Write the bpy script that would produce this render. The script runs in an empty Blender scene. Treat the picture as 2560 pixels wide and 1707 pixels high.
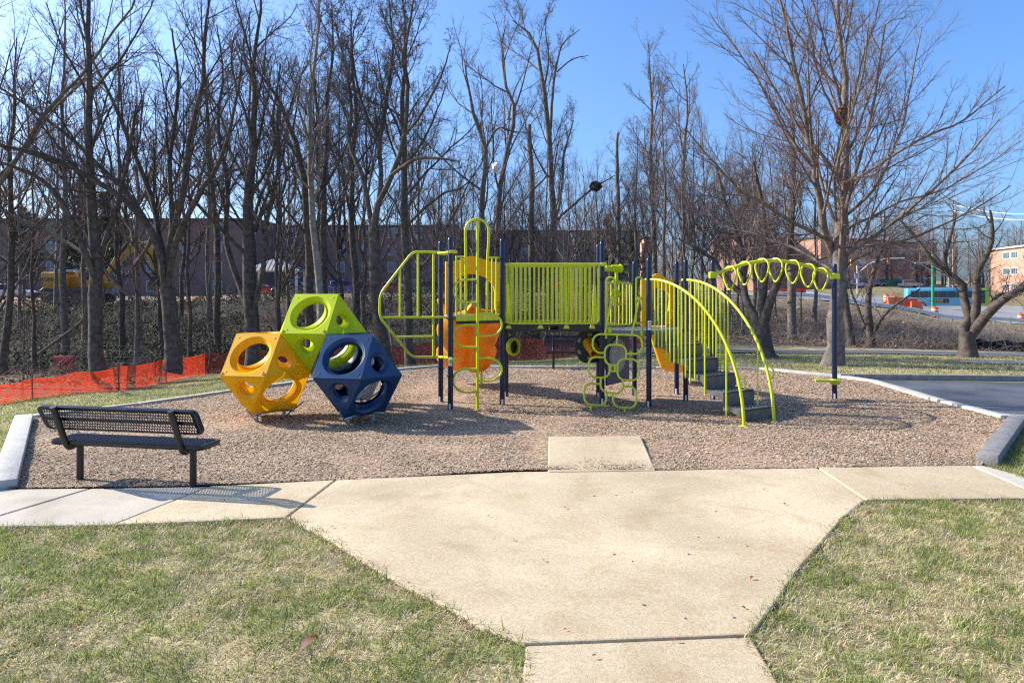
import bpy, bmesh, math, random
import numpy as np
from mathutils import Vector, Matrix
R = math.radians
C = bpy.context.scene.collection
rng = np.random.default_rng(7)
random.seed(7)
FOC, HOR, EYE = 1750.0, 730.0, 1.88          # photo focal length and horizon in photo pixels, eye height in metres

# ------------------------------------------------------------------ helpers
class MB:
    """collects faces in world coordinates; build() links them as one mesh object"""
    def __init__(s): s.v = []; s.f = []; s.m = []; s.k = 0
    def add(s, vs, fs, mi=0):
        b = len(s.v); s.v.extend([tuple(p) for p in vs])
        s.f.extend([tuple(b+i for i in f) for f in fs]); s.m.extend([mi]*len(fs)); return s
    def box(s, c, d, rz=0, mi=0, ax=None):
        x, y, z = (q/2 for q in d)
        M = Matrix.Rotation(rz, 3, 'Z') if ax is None else ax
        P = [Vector(c) + M @ Vector((i*x, j*y, k*z)) for k in (-1, 1) for j in (-1, 1) for i in (-1, 1)]
        return s.add(P, [(0,2,3,1),(4,5,7,6),(0,1,5,4),(2,6,7,3),(0,4,6,2),(1,3,7,5)], mi)
    def rbox(s, c, d, r, rz=0, seg=2, mi=0, ax=None):
        """box with rounded edges"""
        bm = bmesh.new(); bmesh.ops.create_cube(bm, size=1)
        bmesh.ops.scale(bm, vec=d, verts=bm.verts)
        bmesh.ops.bevel(bm, geom=bm.edges[:], offset=r, segments=seg, profile=.5, affect='EDGES')
        M = Matrix.Rotation(rz, 3, 'Z') if ax is None else ax
        bm.verts.index_update()
        s.add([Vector(c) + M @ v.co for v in bm.verts], [[v.index for v in f.verts] for f in bm.faces], mi); bm.free(); return s
    def tube(s, pts, r, n=8, closed=False, mi=0, cap=True):
        P = [Vector(p) for p in pts]; N = len(P)
        rs = r if hasattr(r, '__len__') else [r]*N
        T = []
        for i in range(N):
            a = P[(i-1) % N] if (closed or i > 0) else P[i]
            b = P[(i+1) % N] if (closed or i < N-1) else P[i]
            t = (b-a); T.append(t.normalized() if t.length > 1e-9 else Vector((0,0,1)))
        u = T[0].cross(Vector((.3,.2,1)) if abs(T[0].z) < .9 else Vector((1,.1,0))).normalized()
        vs = []
        for i in range(N):
            u = (u - T[i]*u.dot(T[i])).normalized(); w = T[i].cross(u)
            for k in range(n):
                a = 2*math.pi*k/n; vs.append(P[i] + (u*math.cos(a) + w*math.sin(a))*rs[i])
        fs = []
        for i in range(N if closed else N-1):
            j = (i+1) % N
            for k in range(n): fs.append((i*n+k, i*n+(k+1) % n, j*n+(k+1) % n, j*n+k))
        if cap and not closed: fs.append(tuple(range(n-1, -1, -1))); fs.append(tuple((N-1)*n+k for k in range(n)))
        return s.add(vs, fs, mi)
    def lathe(s, prof, c=(0,0,0), n=24, ax=None, mi=0):
        """prof: (radius, height) pairs turned about z"""
        M = ax or Matrix.Identity(3); vs = []; fs = []
        for r, z in prof:
            for k in range(n):
                a = 2*math.pi*k/n; vs.append(Vector(c) + M @ Vector((r*math.cos(a), r*math.sin(a), z)))
        for i in range(len(prof)-1):
            for k in range(n): fs.append((i*n+k, i*n+(k+1) % n, (i+1)*n+(k+1) % n, (i+1)*n+k))
        if prof[0][0] > 1e-6: fs.append(tuple(range(n-1, -1, -1)))
        if prof[-1][0] > 1e-6: fs.append(tuple((len(prof)-1)*n+k for k in range(n)))
        return s.add(vs, fs, mi)
    def prism(s, poly, t, o=(0,0,0), ax=None, mi=0):
        """2-D polygon (x,y) extruded t along local z"""
        M = ax or Matrix.Identity(3); n = len(poly)
        vs = [Vector(o) + M @ Vector((x, y, 0)) for x, y in poly] + [Vector(o) + M @ Vector((x, y, t)) for x, y in poly]
        fs = [tuple(range(n-1, -1, -1)), tuple(range(n, 2*n))] + [(i, (i+1) % n, n+(i+1) % n, n+i) for i in range(n)]
        return s.add(vs, fs, mi)
    def build(s, name, mat, parent=None, smooth=40, bevel=0, loc=None):
        me = bpy.data.meshes.new(name)
        off = Vector(parent.location) if parent is not None and parent.type == 'EMPTY' else Vector((0,0,0))
        if parent is not None and parent.parent is not None: off = off + Vector(parent.parent.location)
        if parent is not None and parent.type != 'EMPTY':
            off = Vector((0,0,0)); q = parent
            while q is not None: off += Vector(q.location); q = q.parent
        if loc is not None: off = Vector(loc)
        me.from_pydata([tuple(Vector(p)-off) for p in s.v], [], s.f)
        mats = mat if isinstance(mat, (list, tuple)) else [mat]
        for m in mats: me.materials.append(m)
        if len(mats) > 1: me.polygons.foreach_set('material_index', s.m)
        if smooth:
            me.polygons.foreach_set('use_smooth', [True]*len(s.f)); me.set_sharp_from_angle(angle=R(smooth))
        me.update()
        o = bpy.data.objects.new(name, me); C.objects.link(o)
        if parent is not None: o.parent = parent
        elif loc is not None: o.location = loc
        if bevel:
            b = o.modifiers.new('bevel', 'BEVEL'); b.width = bevel; b.segments = 2; b.limit_method = 'ANGLE'; b.angle_limit = R(50)
        return o

def np_mesh(name, V, F, mat, parent=None, smooth=False, col=None):
    """numpy mesh: V (n,3); F list of index arrays (m,3)/(m,4)"""
    me = bpy.data.meshes.new(name)
    F = F if isinstance(F, list) else [F]
    me.vertices.add(len(V)); me.vertices.foreach_set('co', np.ascontiguousarray(V, np.float32).ravel())
    nl = sum(f.size for f in F); npoly = sum(len(f) for f in F)
    me.loops.add(nl); me.polygons.add(npoly)
    me.loops.foreach_set('vertex_index', np.concatenate([f.ravel() for f in F]).astype(np.int32))
    tot = np.concatenate([np.full(len(f), f.shape[1], np.int32) for f in F])
    st = np.concatenate([[0], np.cumsum(tot)[:-1]]).astype(np.int32)
    me.polygons.foreach_set('loop_start', st)
    if smooth: me.polygons.foreach_set('use_smooth', np.ones(npoly, bool))
    me.update(calc_edges=True)
    if col is not None:
        a = me.color_attributes.new('Col', 'FLOAT_COLOR', 'POINT')
        a.data.foreach_set('color', np.concatenate([col, np.ones((len(V), 1))], 1).astype(np.float32).ravel())
    if mat is not None: me.materials.append(mat)
    o = bpy.data.objects.new(name, me); C.objects.link(o)
    if parent is not None: o.parent = parent
    return o

def empty(name, loc=(0,0,0)):
    o = bpy.data.objects.new(name, None); C.objects.link(o); o.location = loc; return o
def tag(o, label, cat, group=None, kind=None):
    o['label'] = label; o['category'] = cat
    if group: o['group'] = group
    if kind: o['kind'] = kind
    return o
def thing(name, label, cat, loc=(0,0,0), group=None): return tag(empty(name, loc), label, cat, group)
def struct(o): o['kind'] = 'structure'; return o
def stuff(o, label, cat): o['label'] = label; o['category'] = cat; o['kind'] = 'stuff'; return o
def dup(root, loc, rz=0, sc=None, label=None, group=None):
    r = root.copy(); C.objects.link(r); r.location = loc; r.rotation_euler = (0, 0, rz)
    if sc: r.scale = sc if hasattr(sc, '__len__') else (sc, sc, sc)
    if label: r['label'] = label
    if group: r['group'] = group
    for ch in list(root.children):
        c = ch.copy(); C.objects.link(c); c.parent = r
        for g in ch.children:
            d = g.copy(); C.objects.link(d); d.parent = c
    return r

def lettering(text, size, m, parent, loc, sx=1.0):
    cu = bpy.data.curves.new('lettering', 'FONT'); cu.body = text; cu.size = size; cu.extrude = .004; cu.align_x = 'CENTER'
    t_ = bpy.data.objects.new('lettering', cu); C.objects.link(t_); bpy.context.view_layer.update()
    me = bpy.data.meshes.new_from_object(t_.evaluated_get(bpy.context.evaluated_depsgraph_get())); bpy.data.objects.remove(t_)
    o = bpy.data.objects.new('lettering', me); C.objects.link(o); me.materials.clear(); me.materials.append(m); o.parent = parent
    o.location = loc; o.rotation_euler = (R(90), 0, 0); o.scale = (sx, 1, 1); return o
def GP(px, py, z=0.0):
    """photo pixel -> point on the level z"""
    y = (EYE-z)*FOC/(py-HOR); return Vector(((px-1280)/FOC*y, y, z))
def PX(px, Y): return (px-1280)/FOC*Y
def PZ(py, Y): return EYE-(py-HOR)/FOC*Y
def PP(px, py, Y): return Vector((PX(px, Y), Y, PZ(py, Y)))

def fillet(pts, r, n=5, closed=False):
    P = [Vector(p) for p in pts]; N = len(P); out = []
    for i in range(N):
        if not closed and i in (0, N-1): out.append(P[i]); continue
        a, b, c = P[i-1], P[i], P[(i+1) % N]
        da, dc = (a-b), (c-b); d = min(r, da.length*.49, dc.length*.49)
        s, e = b+da.normalized()*d, b+dc.normalized()*d
        for k in range(n+1):
            t = k/n; out.append(s*(1-t)**2 + b*2*t*(1-t) + e*t*t)
    return out

# ------------------------------------------------------------------ materials
def mat(name, col, rough=.6, metal=0.0, var=0.0, scale=4.0, bump=0.0, bscale=40.0, spec=.5, coat=0.0, attr=False, col2=None, detail=4.0):
    m = bpy.data.materials.new(name); m.use_nodes = True
    nt = m.node_tree; N = nt.nodes; L = nt.links; b = N['Principled BSDF']
    b.inputs['Roughness'].default_value = rough; b.inputs['Metallic'].default_value = metal
    b.inputs['Specular IOR Level'].default_value = spec
    if coat: b.inputs['Coat Weight'].default_value = coat; b.inputs['Coat Roughness'].default_value = .15
    b.inputs['Base Color'].default_value = (*col, 1)
    tc = N.new('ShaderNodeTexCoord')
    base = None
    if attr:
        a = N.new('ShaderNodeVertexColor'); a.layer_name = 'Col'; base = a.outputs['Color']
        L.new(base, b.inputs['Base Color'])
    if var or col2:
        no = N.new('ShaderNodeTexNoise'); no.inputs['Scale'].default_value = scale; no.inputs['Detail'].default_value = detail
        L.new(tc.outputs['Object'], no.inputs['Vector'])
        r = N.new('ShaderNodeValToRGB'); L.new(no.outputs['Fac'], r.inputs['Fac'])
        r.color_ramp.elements[0].position = .32; r.color_ramp.elements[1].position = .68
        if attr:
            r.color_ramp.elements[0].color = (1-var,)*3+(1,); r.color_ramp.elements[1].color = (1+var,)*3+(1,)
            mx = N.new('ShaderNodeMix'); mx.data_type = 'RGBA'; mx.blend_type = 'MULTIPLY'; mx.inputs[0].default_value = 1
            L.new(base, mx.inputs[6]); L.new(r.outputs['Color'], mx.inputs[7]); L.new(mx.outputs[2], b.inputs['Base Color'])
        else:
            c2 = col2 or tuple(min(1, c*(1+var)) for c in col); c1 = col if col2 else tuple(c*(1-var) for c in col)
            r.color_ramp.elements[0].color = (*c1, 1); r.color_ramp.elements[1].color = (*c2, 1)
            L.new(r.outputs['Color'], b.inputs['Base Color'])
    if bump:
        n2 = N.new('ShaderNodeTexNoise'); n2.inputs['Scale'].default_value = bscale; n2.inputs['Detail'].default_value = 5
        L.new(tc.outputs['Object'], n2.inputs['Vector'])
        bp = N.new('ShaderNodeBump'); bp.inputs['Strength'].default_value = bump; bp.inputs['Distance'].default_value = .02
        L.new(n2.outputs['Fac'], bp.inputs['Height']); L.new(bp.outputs['Normal'], b.inputs['Normal'])
    return m

def speckle(m, scale, dark, amount=.5, thresh=.5):
    """aggregate speckles multiplied over a material's base colour"""
    nt = m.node_tree; N = nt.nodes; L = nt.links; b = N['Principled BSDF']
    tc = N.new('ShaderNodeTexCoord'); v = N.new('ShaderNodeTexVoronoi'); v.inputs['Scale'].default_value = scale
    L.new(tc.outputs['Object'], v.inputs['Vector'])
    r = N.new('ShaderNodeValToRGB'); r.color_ramp.elements[0].color = (*dark, 1); r.color_ramp.elements[1].color = (1.25, 1.22, 1.18, 1)
    s = N.new('ShaderNodeSeparateColor'); L.new(v.outputs['Color'], s.inputs[0]); L.new(s.outputs[0], r.inputs['Fac'])
    mx = N.new('ShaderNodeMix'); mx.data_type = 'RGBA'; mx.blend_type = 'MULTIPLY'; mx.inputs[0].default_value = amount
    src = b.inputs['Base Color'].links[0].from_socket if b.inputs['Base Color'].links else None
    if src: L.new(src, mx.inputs[6])
    else: mx.inputs[6].default_value = b.inputs['Base Color'].default_value
    L.new(r.outputs['Color'], mx.inputs[7]); L.new(mx.outputs[2], b.inputs['Base Color'])
    return m

M = {}
M['lime'] = mat('lime_paint', (.60,.64,.014), .35, var=.05, scale=3, coat=.2)
M['lime_plastic'] = mat('lime_plastic', (.56,.66,.006), .45, var=.06, scale=4, bump=.03, bscale=60, spec=.3)
M['yellow_plastic'] = mat('yellow_plastic', (.90,.49,.003), .45, var=.07, scale=3, bump=.03, bscale=60, spec=.3)
M['orange_plastic'] = mat('orange_plastic', (.86,.33,.006), .42, var=.08, scale=4, bump=.05, bscale=12)
M['blue_plastic'] = mat('navy_plastic', (.003,.037,.110), .34, var=.12, scale=5, bump=.03, bscale=60)
M['grey_plastic'] = mat('grey_plastic', (.42,.42,.40), .45, var=.08, scale=4)
M['navy'] = mat('navy_paint', (.005,.014,.048), .30, var=.1, scale=3)
M['black'] = mat('black_coating', (.010,.011,.012), .35, var=.2, scale=6)
M['bench'] = mat('bench_vinyl', (.006,.012,.026), .32, var=.1, scale=6)
M['rubber'] = mat('dark_rubber', (.030,.032,.028), .55, var=.25, scale=9, bump=.25, bscale=70)
M['tread'] = mat('step_coating', (.10,.10,.088), .5, var=.25, scale=9, bump=.2, bscale=60)
M['deck'] = mat('deck_coating', (.20,.21,.22), .5, var=.1, scale=9, bump=.1, bscale=80)
M['steel'] = mat('galvanised_steel', (.42,.43,.44), .35, metal=.8, var=.12, scale=9)
M['white_paint'] = mat('white_paint', (.72,.72,.70), .5, var=.06, scale=5)
M['sticker'] = mat('sticker_white', (.75,.75,.72), .5)
M['ink'] = mat('dark_ink', (.03,.025,.02), .6)
M['sign_yellow'] = mat('sign_yellow', (.60,.42,.06), .45, var=.1, scale=60)
M['wood_grey'] = mat('weathered_timber', (.46,.42,.35), .8, var=.18, scale=6, bump=.4, bscale=30)
M['wood_dark'] = mat('grey_timber', (.20,.19,.18), .8, var=.2, scale=6, bump=.5, bscale=24)
M['kerb_white'] = mat('pale_timber', (.43,.41,.365), .8, var=.14, scale=5, bump=.4, bscale=24)
def stain(m, scale, dark, lo=.42, hi=.62):
    nt = m.node_tree; N = nt.nodes; L = nt.links; b = N['Principled BSDF']; tc = N.new('ShaderNodeTexCoord')
    no = N.new('ShaderNodeTexNoise'); no.inputs['Scale'].default_value = scale; no.inputs['Detail'].default_value = 7; no.inputs['Roughness'].default_value = .62; no.inputs['Distortion'].default_value = .6
    L.new(tc.outputs['Object'], no.inputs['Vector']); r = N.new('ShaderNodeValToRGB'); r.color_ramp.elements[0].position = lo; r.color_ramp.elements[1].position = hi
    r.color_ramp.elements[0].color = (*dark, 1); r.color_ramp.elements[1].color = (1, 1, 1, 1); L.new(no.outputs['Fac'], r.inputs['Fac'])
    mx = N.new('ShaderNodeMix'); mx.data_type = 'RGBA'; mx.blend_type = 'MULTIPLY'; mx.inputs[0].default_value = 1
    L.new(b.inputs['Base Color'].links[0].from_socket, mx.inputs[6]); L.new(r.outputs['Color'], mx.inputs[7]); L.new(mx.outputs[2], b.inputs['Base Color']); return m
M['concrete'] = stain(stain(speckle(mat('exposed_concrete', (.57,.475,.315), .85, var=.07, scale=1.1, bump=.2, bscale=160, detail=8), 105, (.70,.64,.55), .6), .55, (.83,.80,.77)), 2.3, (.88,.84,.78), .34, .50)
M['concrete_grey'] = stain(speckle(mat('grey_concrete', (.47,.42,.34), .85, var=.10, scale=1.3, bump=.15, bscale=90, detail=8), 120, (.85,.82,.78), .5), 1.4, (.82,.80,.77), .36, .55)
M['soil'] = mat('dark_soil', (.13,.10,.07), .95, var=.3, scale=9, bump=.4, bscale=40)
M['mulch'] = speckle(mat('wood_chip_ground', (.39,.275,.180), .95, var=.16, scale=1.6, bump=.6, bscale=55, detail=9), 60, (.6,.55,.5), .7)
M['chips'] = mat('wood_chips', (1,1,1), .9, attr=True, var=.12, scale=30)
M['blades'] = mat('grass_blades', (1,1,1), .65, attr=True, spec=.3)
M['ground'] = mat('ground_cover', (1,1,1), .95, attr=True, var=.34, scale=2.2, bump=.7, bscale=14, spec=.2, detail=9)
M['asphalt'] = speckle(mat('asphalt_path', (.11,.115,.125), .85, var=.15, scale=2, bump=.3, bscale=90), 70, (.6,.6,.6), .6)
M['wet'] = mat('wet_asphalt', (.035,.037,.040), .5, col2=(.16,.162,.165), scale=.55, bump=.04, bscale=40, detail=6)
M['road'] = mat('road_asphalt', (.25,.24,.225), .9, var=.14, scale=.6)
M['sand'] = mat('bare_sand', (.50,.40,.27), .95, var=.15, scale=4, bump=.3, bscale=30)
M['bark'] = mat('grey_brown_bark', (.175,.145,.118), .9, var=.40, scale=7, bump=.9, bscale=22, spec=.2, detail=8)
M['bark_dark'] = mat('dark_bark', (.105,.085,.070), .9, var=.45, scale=7, bump=.9, bscale=20, spec=.2, detail=8)
M['bark_pale'] = mat('pale_bark', (.30,.265,.22), .9, var=.3, scale=5, bump=.5, bscale=16, spec=.2, detail=8)
M['twig'] = mat('grey_brown_twigs', (.155,.120,.105), .85, var=.25, scale=2, spec=.2)
M['twig_dark'] = mat('dark_twigs', (.115,.090,.082), .85, var=.25, scale=2, spec=.2)
M['twig_red'] = mat('reddish_twigs', (.19,.135,.118), .85, var=.25, scale=2, spec=.2)
M['brush'] = mat('dry_brush', (.27,.215,.175), .9, var=.3, scale=3, spec=.2)
M['ivy'] = mat('ivy_leaves', (1,1,1), .75, attr=True, spec=.2)
M['needles'] = mat('pine_needles', (.028,.045,.026), .7, var=.3, scale=3)
M['dead_leaf'] = mat('dead_leaves', (.13,.045,.015), .7, var=.35, scale=20)
M['red_leaf'] = mat('red_leaves', (.22,.03,.015), .6, var=.3, scale=40)
M['orange_net'] = mat('orange_netting', (.74,.062,.016), .6, var=.12, scale=2)
M['shade_tinted_net'] = mat('shade_tinted_netting', (.30,.028,.022), .7, var=.2, scale=2)  # same orange netting, its shade painted into the base colour
M['brick_dark'] = mat('dark_red_brick', (.185,.115,.098), .9, var=.18, scale=1.2, bump=.2, bscale=9)
M['brick_salmon'] = mat('salmon_brick', (.50,.27,.18), .9, var=.1, scale=1.0, bump=.2, bscale=9)
M['roof_dark'] = mat('dark_roof', (.09,.08,.08), .9, var=.2, scale=2)
M['frame'] = mat('window_frame', (.34,.35,.36), .6)
M['glass'] = mat('window_glass', (.10,.13,.16), .08, spec=.8)
M['car_glass'] = mat('car_glass', (.02,.025,.03), .06, spec=.8)
M['tyre'] = mat('tyre_rubber', (.02,.02,.02), .8)
M['rim'] = mat('wheel_rim', (.4,.4,.42), .35, metal=.7)
M['machine'] = mat('machine_yellow', (.55,.30,.035), .45, var=.15, scale=2)
M['mud'] = mat('muddy_steel', (.12,.085,.06), .8, var=.3, scale=5)
M['metal_roof'] = mat('standing_seam_roof', (.42,.38,.35), .55, var=.08, scale=2)
M['green'] = mat('green_sleeve', (.01,.28,.10), .45, var=.08, scale=2)
M['dumpster'] = mat('dumpster_green', (.015,.13,.06), .5, var=.15, scale=2)
M['barrier_orange'] = mat('barrier_orange', (.85,.15,.015), .5, var=.12, scale=2)
M['barrier_red'] = mat('barrier_red', (.42,.045,.035), .5, var=.14, scale=3)
M['barrier_bright'] = mat('barrier_bright_red', (.72,.05,.02), .5, var=.1, scale=3)
M['signal'] = mat('signal_yellow', (.75,.36,.01), .5)
M['wood_pole'] = mat('utility_pole_wood', (.24,.19,.15), .9, var=.2, scale=4)
M['silt'] = mat('black_fabric', (.012,.012,.013), .7, var=.2, scale=4)
M['bus_blue'] = mat('bus_blue', (.10,.36,.48), .35, coat=.3)
M['bus_green'] = mat('bus_green', (.24,.48,.04), .35, coat=.3)
M['bus_yellow'] = mat('bus_yellow', (.60,.60,.05), .35, coat=.3)
M['bag'] = mat('white_plastic_bag', (.78,.78,.80), .5, var=.06, scale=9)
M['nest'] = mat('nest_leaves', (.24,.115,.055), .9, var=.4, scale=14)

# ------------------------------------------------------------------ light, sky, camera
SUN = Vector((-1.57, .45, 1.0)).normalized()
sun = bpy.data.lights.new('sun', 'SUN'); sun.energy = 4.3; sun.angle = R(.53); sun.color = (1, .93, .82)
so = bpy.data.objects.new('sun', sun); C.objects.link(so); so.rotation_euler = SUN.to_track_quat('Z', 'Y').to_euler(); so.location = (-40, 20, 40)
w = bpy.data.worlds.new('World'); bpy.context.scene.world = w; w.use_nodes = True
nt = w.node_tree; bg = nt.nodes['Background']; sky = nt.nodes.new('ShaderNodeTexSky'); sky.sky_type = 'NISHITA'; sky.sun_disc = False
sky.sun_elevation = math.asin(SUN.z); sky.sun_rotation = math.atan2(SUN.x, SUN.y)
sky.air_density = 1.0; sky.dust_density = 2.6; sky.ozone_density = 10.0
nt.links.new(sky.outputs[0], bg.inputs[0]); bg.inputs[1].default_value = .15
cam = bpy.data.cameras.new('camera'); co = bpy.data.objects.new('camera', cam); C.objects.link(co); bpy.context.scene.camera = co
co.location = (0, 0, EYE); co.rotation_euler = (R(90), 0, 0); cam.sensor_width = 36; cam.lens = FOC/2560*36
cam.shift_y = (HOR-853.5)/2560; cam.clip_start = .1; cam.clip_end = 3000
sc = bpy.context.scene
sc.view_settings.view_transform = 'Standard'; sc.view_settings.look = 'None'; sc.view_settings.exposure = .95; sc.view_settings.gamma = 1
sc.render.engine = 'CYCLES'; sc.cycles.max_bounces = 6; sc.cycles.diffuse_bounces = 3; sc.cycles.glossy_bounces = 3; sc.cycles.transparent_max_bounces = 8
sc.cycles.use_denoising = False; sc.cycles.sample_clamp_indirect = 4; sc.cycles.pixel_filter_type = 'BLACKMAN_HARRIS'; sc.cycles.filter_width = 1.2

# ------------------------------------------------------------------ terrain
COLS = [-400, 300, 900, 1300, 1700, 2000, 2200, 2400, 2600, 3400]
PROF = [
 [(9,0),(12,-.5),(16.5,-1.0),(25,-1.5),(38,-2.4),(50,-1.0),(62,.6),(75,1.0),(120,1.2),(200,2)],
 [(11,0),(16,-.6),(22.5,-1.3),(28,-1.5),(38,-2.3),(50,-.6),(60,.8),(75,1.0),(120,1.2),(200,2)],
 [(15,0),(20,-.3),(27,-1.0),(36,-1.8),(46,-.2),(56,1.1),(64,1.5),(120,1.6),(200,2.5)],
 [(17.5,0),(25,-.6),(34,-1.4),(45,0),(55,1.2),(64,1.6),(120,1.6),(200,2.5)],
 [(18,0),(24,-.1),(28,0),(36,.5),(48,1.5),(60,1.6),(120,1.7),(200,2.5)],
 [(18,0),(24,-.15),(28,-.1),(38,.1),(50,.7),(62,1.1),(85,1.5),(140,2.2),(200,3.5)],
 [(18,0),(24,-.15),(30,-.3),(45,-.2),(58,.2),(66,.35),(100,.6),(125,1.5),(150,3.2),(200,4)],
 [(18,0),(24,-.2),(32,-.5),(50,-.9),(64,-.9),(70,-1.0),(110,-.8),(125,.3),(150,2.2),(200,4)],
 [(18,0),(24,-.25),(32,-.7),(50,-1.3),(62,-1.4),(110,-1.2),(130,.6),(150,1.5),(200,3.5)],
 [(18,0),(24,-.25),(32,-.7),(50,-1.3),(62,-1.4),(110,-1.2),(130,.6),(150,1.5),(200,3.5)]]
def terr(x, y):
    x = np.asarray(x, float); y = np.asarray(y, float)
    s = 1280+FOC*x/np.maximum(y, 9.0)
    Z = np.stack([np.interp(y, [0]+[p[0] for p in pr]+[450], [0]+[p[1] for p in pr]+[9]) for pr in PROF])
    s = np.clip(s, COLS[0], COLS[-1]); i = np.clip(np.searchsorted(COLS, s, 'right')-1, 0, len(COLS)-2)
    c = np.array(COLS, float); t = (s-c[i])/(c[i+1]-c[i]); t = t*t*(3-2*t)
    idx = np.indices(i.shape) if i.ndim else ()
    z = Z[(i, *idx)]*(1-t)+Z[(i+1, *idx)]*t
    k = np.clip((y-24)/12, 0, 1)*.10
    return z + k*(np.sin(x*.9+y*.5)+np.sin(y*1.1-x*.35)+np.sin(x*.31+1)*1.2)*.6
def tz(x, y): return float(terr(np.array([x]), np.array([y]))[0])
def TP(px, Y): x = PX(px, Y); return Vector((x, Y, tz(x, Y)))
def inpoly(x, y, poly):
    x = np.asarray(x); y = np.asarray(y); r = np.zeros(x.shape, bool); n = len(poly)
    for i in range(n):
        x1, y1 = poly[i][:2]; x2, y2 = poly[(i+1) % n][:2]
        if y1 == y2: continue
        c = ((y1 > y) != (y2 > y)) & (x < (x2-x1)*(y-y1)/(y2-y1)+x1); r ^= c
    return r
def vnoise(x, y, s, seed=0):
    """smooth value noise in [0,1]"""
    x = np.asarray(x)*s+seed*17.3; y = np.asarray(y)*s+seed*9.1
    xi = np.floor(x); yi = np.floor(y); fx = x-xi; fy = y-yi; fx = fx*fx*(3-2*fx); fy = fy*fy*(3-2*fy)
    h = lambda a, b: np.modf(np.abs(np.sin(a*127.1+b*311.7)*43758.5453))[0]
    return (h(xi,yi)*(1-fx)+h(xi+1,yi)*fx)*(1-fy)+(h(xi,yi+1)*(1-fx)+h(xi+1,yi+1)*fx)*fy
def fnoise(x, y, s, seed=0): return (vnoise(x,y,s,seed)+.5*vnoise(x,y,s*2.1,seed+1)+.25*vnoise(x,y,s*4.3,seed+2))/1.75
# ------------------------------------------------------------------ ground outlines (photo pixels on the level ground)
mulch_px = [(20,1227),(75,1050),(340,1020),(580,985),(770,960),(1000,930),(1093,922),(1640,926),(1900,927),(2080,945),(2180,960),(2330,1005),(2530,1052),(2452,1169),(1700,1180),(1300,1183),(840,1205),(400,1223)]
MULCH = [GP(*p) for p in mulch_px]
walkL = [(-260,1345),(0,1322),(300,1318),(520,1310),(710,1302),(800,1345),(880,1395),(1000,1470),(1120,1530),(1200,1580),(1310,1620),(1302,1707),(1296,1800)]
walkR = [(2165,1256),(2110,1300),(2060,1360),(2000,1430),(1960,1490),(1910,1560),(1880,1597),(1945,1707),(2000,1800)]
LAWN_L = [GP(*p) for p in walkL]+[Vector((-.03,2.4,0)), Vector((-7,2.4,0)), Vector((-9,5.4,0))]
LAWN_R = [GP(*p) for p in walkR]+[Vector((1.0,2.4,0)), Vector((7,2.4,0)), GP(2900,1258), GP(2560,1253)]

# one ground sheet to the horizon
def axis(a, b, d0, growth, c=0):
    out = [c]; d = d0; p = c
    while p < b: p += d; d *= growth if abs(p-c) > 18 else 1.0; out.append(p)
    q = c; d = d0; neg = []
    while q > a: q -= d; d *= growth if abs(q-c) > 18 else 1.0; neg.append(q)
    return np.array(neg[::-1]+out)
gx = axis(-420, 420, .8, 1.025); gy = axis(-30, 620, .7, 1.02, 20)
X, Y = np.meshgrid(gx, gy); Z = terr(X, Y)
ss = lambda v, a, b: (lambda t: t*t*(3-2*t))(np.clip((v-a)/(b-a), 0, 1))
S = 1280+FOC*X/np.maximum(Y, 6)
n1 = fnoise(X, Y, .35, 1)[..., None]; n2 = fnoise(X, Y, 1.3, 4)[..., None]
mixc = lambda a, b, t: a*(1-t)+b*t
tan = np.array([.46,.37,.215]); grn = np.array([.17,.20,.06]); litter = np.array([.115,.078,.052]); ivyc = np.array([.035,.045,.022])
dirt = np.array([.40,.25,.135]); bank = np.array([.25,.195,.115]); soil = np.array([.16,.11,.07])
lawn = mixc(tan, grn, np.clip(n1*1.5-.45+(.25-.35*ss(S,1500,2000)[..., None]), .05, .8)); lawn = mixc(lawn, soil, np.clip(n2*2-1.25, 0, .5))
col = lawn
edge = np.interp(S, [-400,300,513,900,1300,1600,1700,2600], [16,20,27,27,26,25,25.5,25.5])
fmask = ss(Y, edge-.4, edge+1.5)[..., None]
col = mixc(col, mixc(litter, soil, n2), fmask)
iv = (ss(Y, 30, 40)*(1-ss(Y, 58, 62))*(1-ss(S, 1250, 1500)))[..., None]*np.clip(n1*2.2-.35, 0, 1)
col = mixc(col, ivyc, iv)
bk = (ss(S, 1500, 1650)*ss(Y, 29, 36))[..., None]*np.clip(.45+n1*.9, 0, 1)
col = mixc(col, mixc(bank, litter, np.clip(n2*1.5-.5, 0, 1)), bk)
dm = ((1-ss(S, 620, 800))*ss(Y, 57, 60)*(1-ss(Y, 84, 92)))[..., None]
col = mixc(col, mixc(dirt, soil, np.clip(n2*1.6-.6, 0, .8)), dm)
fl = (ss(Y, 60, 64)*ss(S, 700, 850))[..., None]
col = mixc(col, mixc(np.array([.30,.235,.13]), np.array([.16,.15,.06]), n1), fl)
park = (ss(Y, 74, 78)*(1-ss(S, 1500, 1700)))[..., None]*(1-dm)
col = mixc(col, np.array([.2,.2,.2]), park*.7)
ny, nx = X.shape; ii = (np.arange(ny-1)[:, None]*nx+np.arange(nx-1)[None]).ravel()
g = np_mesh('ground', np.stack([X, Y, Z], -1).reshape(-1, 3), np.stack([ii, ii+1, ii+nx+1, ii+nx], 1), M['ground'], smooth=True, col=col.reshape(-1, 3)); struct(g)

def sheet(name, pts, z, m, hole=None):
    bm = bmesh.new(); vs = [bm.verts.new((p[0], p[1], z)) for p in pts]; f = bm.faces.new(vs)
    if f.normal.z < 0: f.normal_flip()
    bmesh.ops.triangulate(bm, faces=bm.faces[:])
    me = bpy.data.meshes.new(name); bm.to_mesh(me); bm.free(); me.materials.append(m)
    o = bpy.data.objects.new(name, me); C.objects.link(o); return struct(o)
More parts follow.
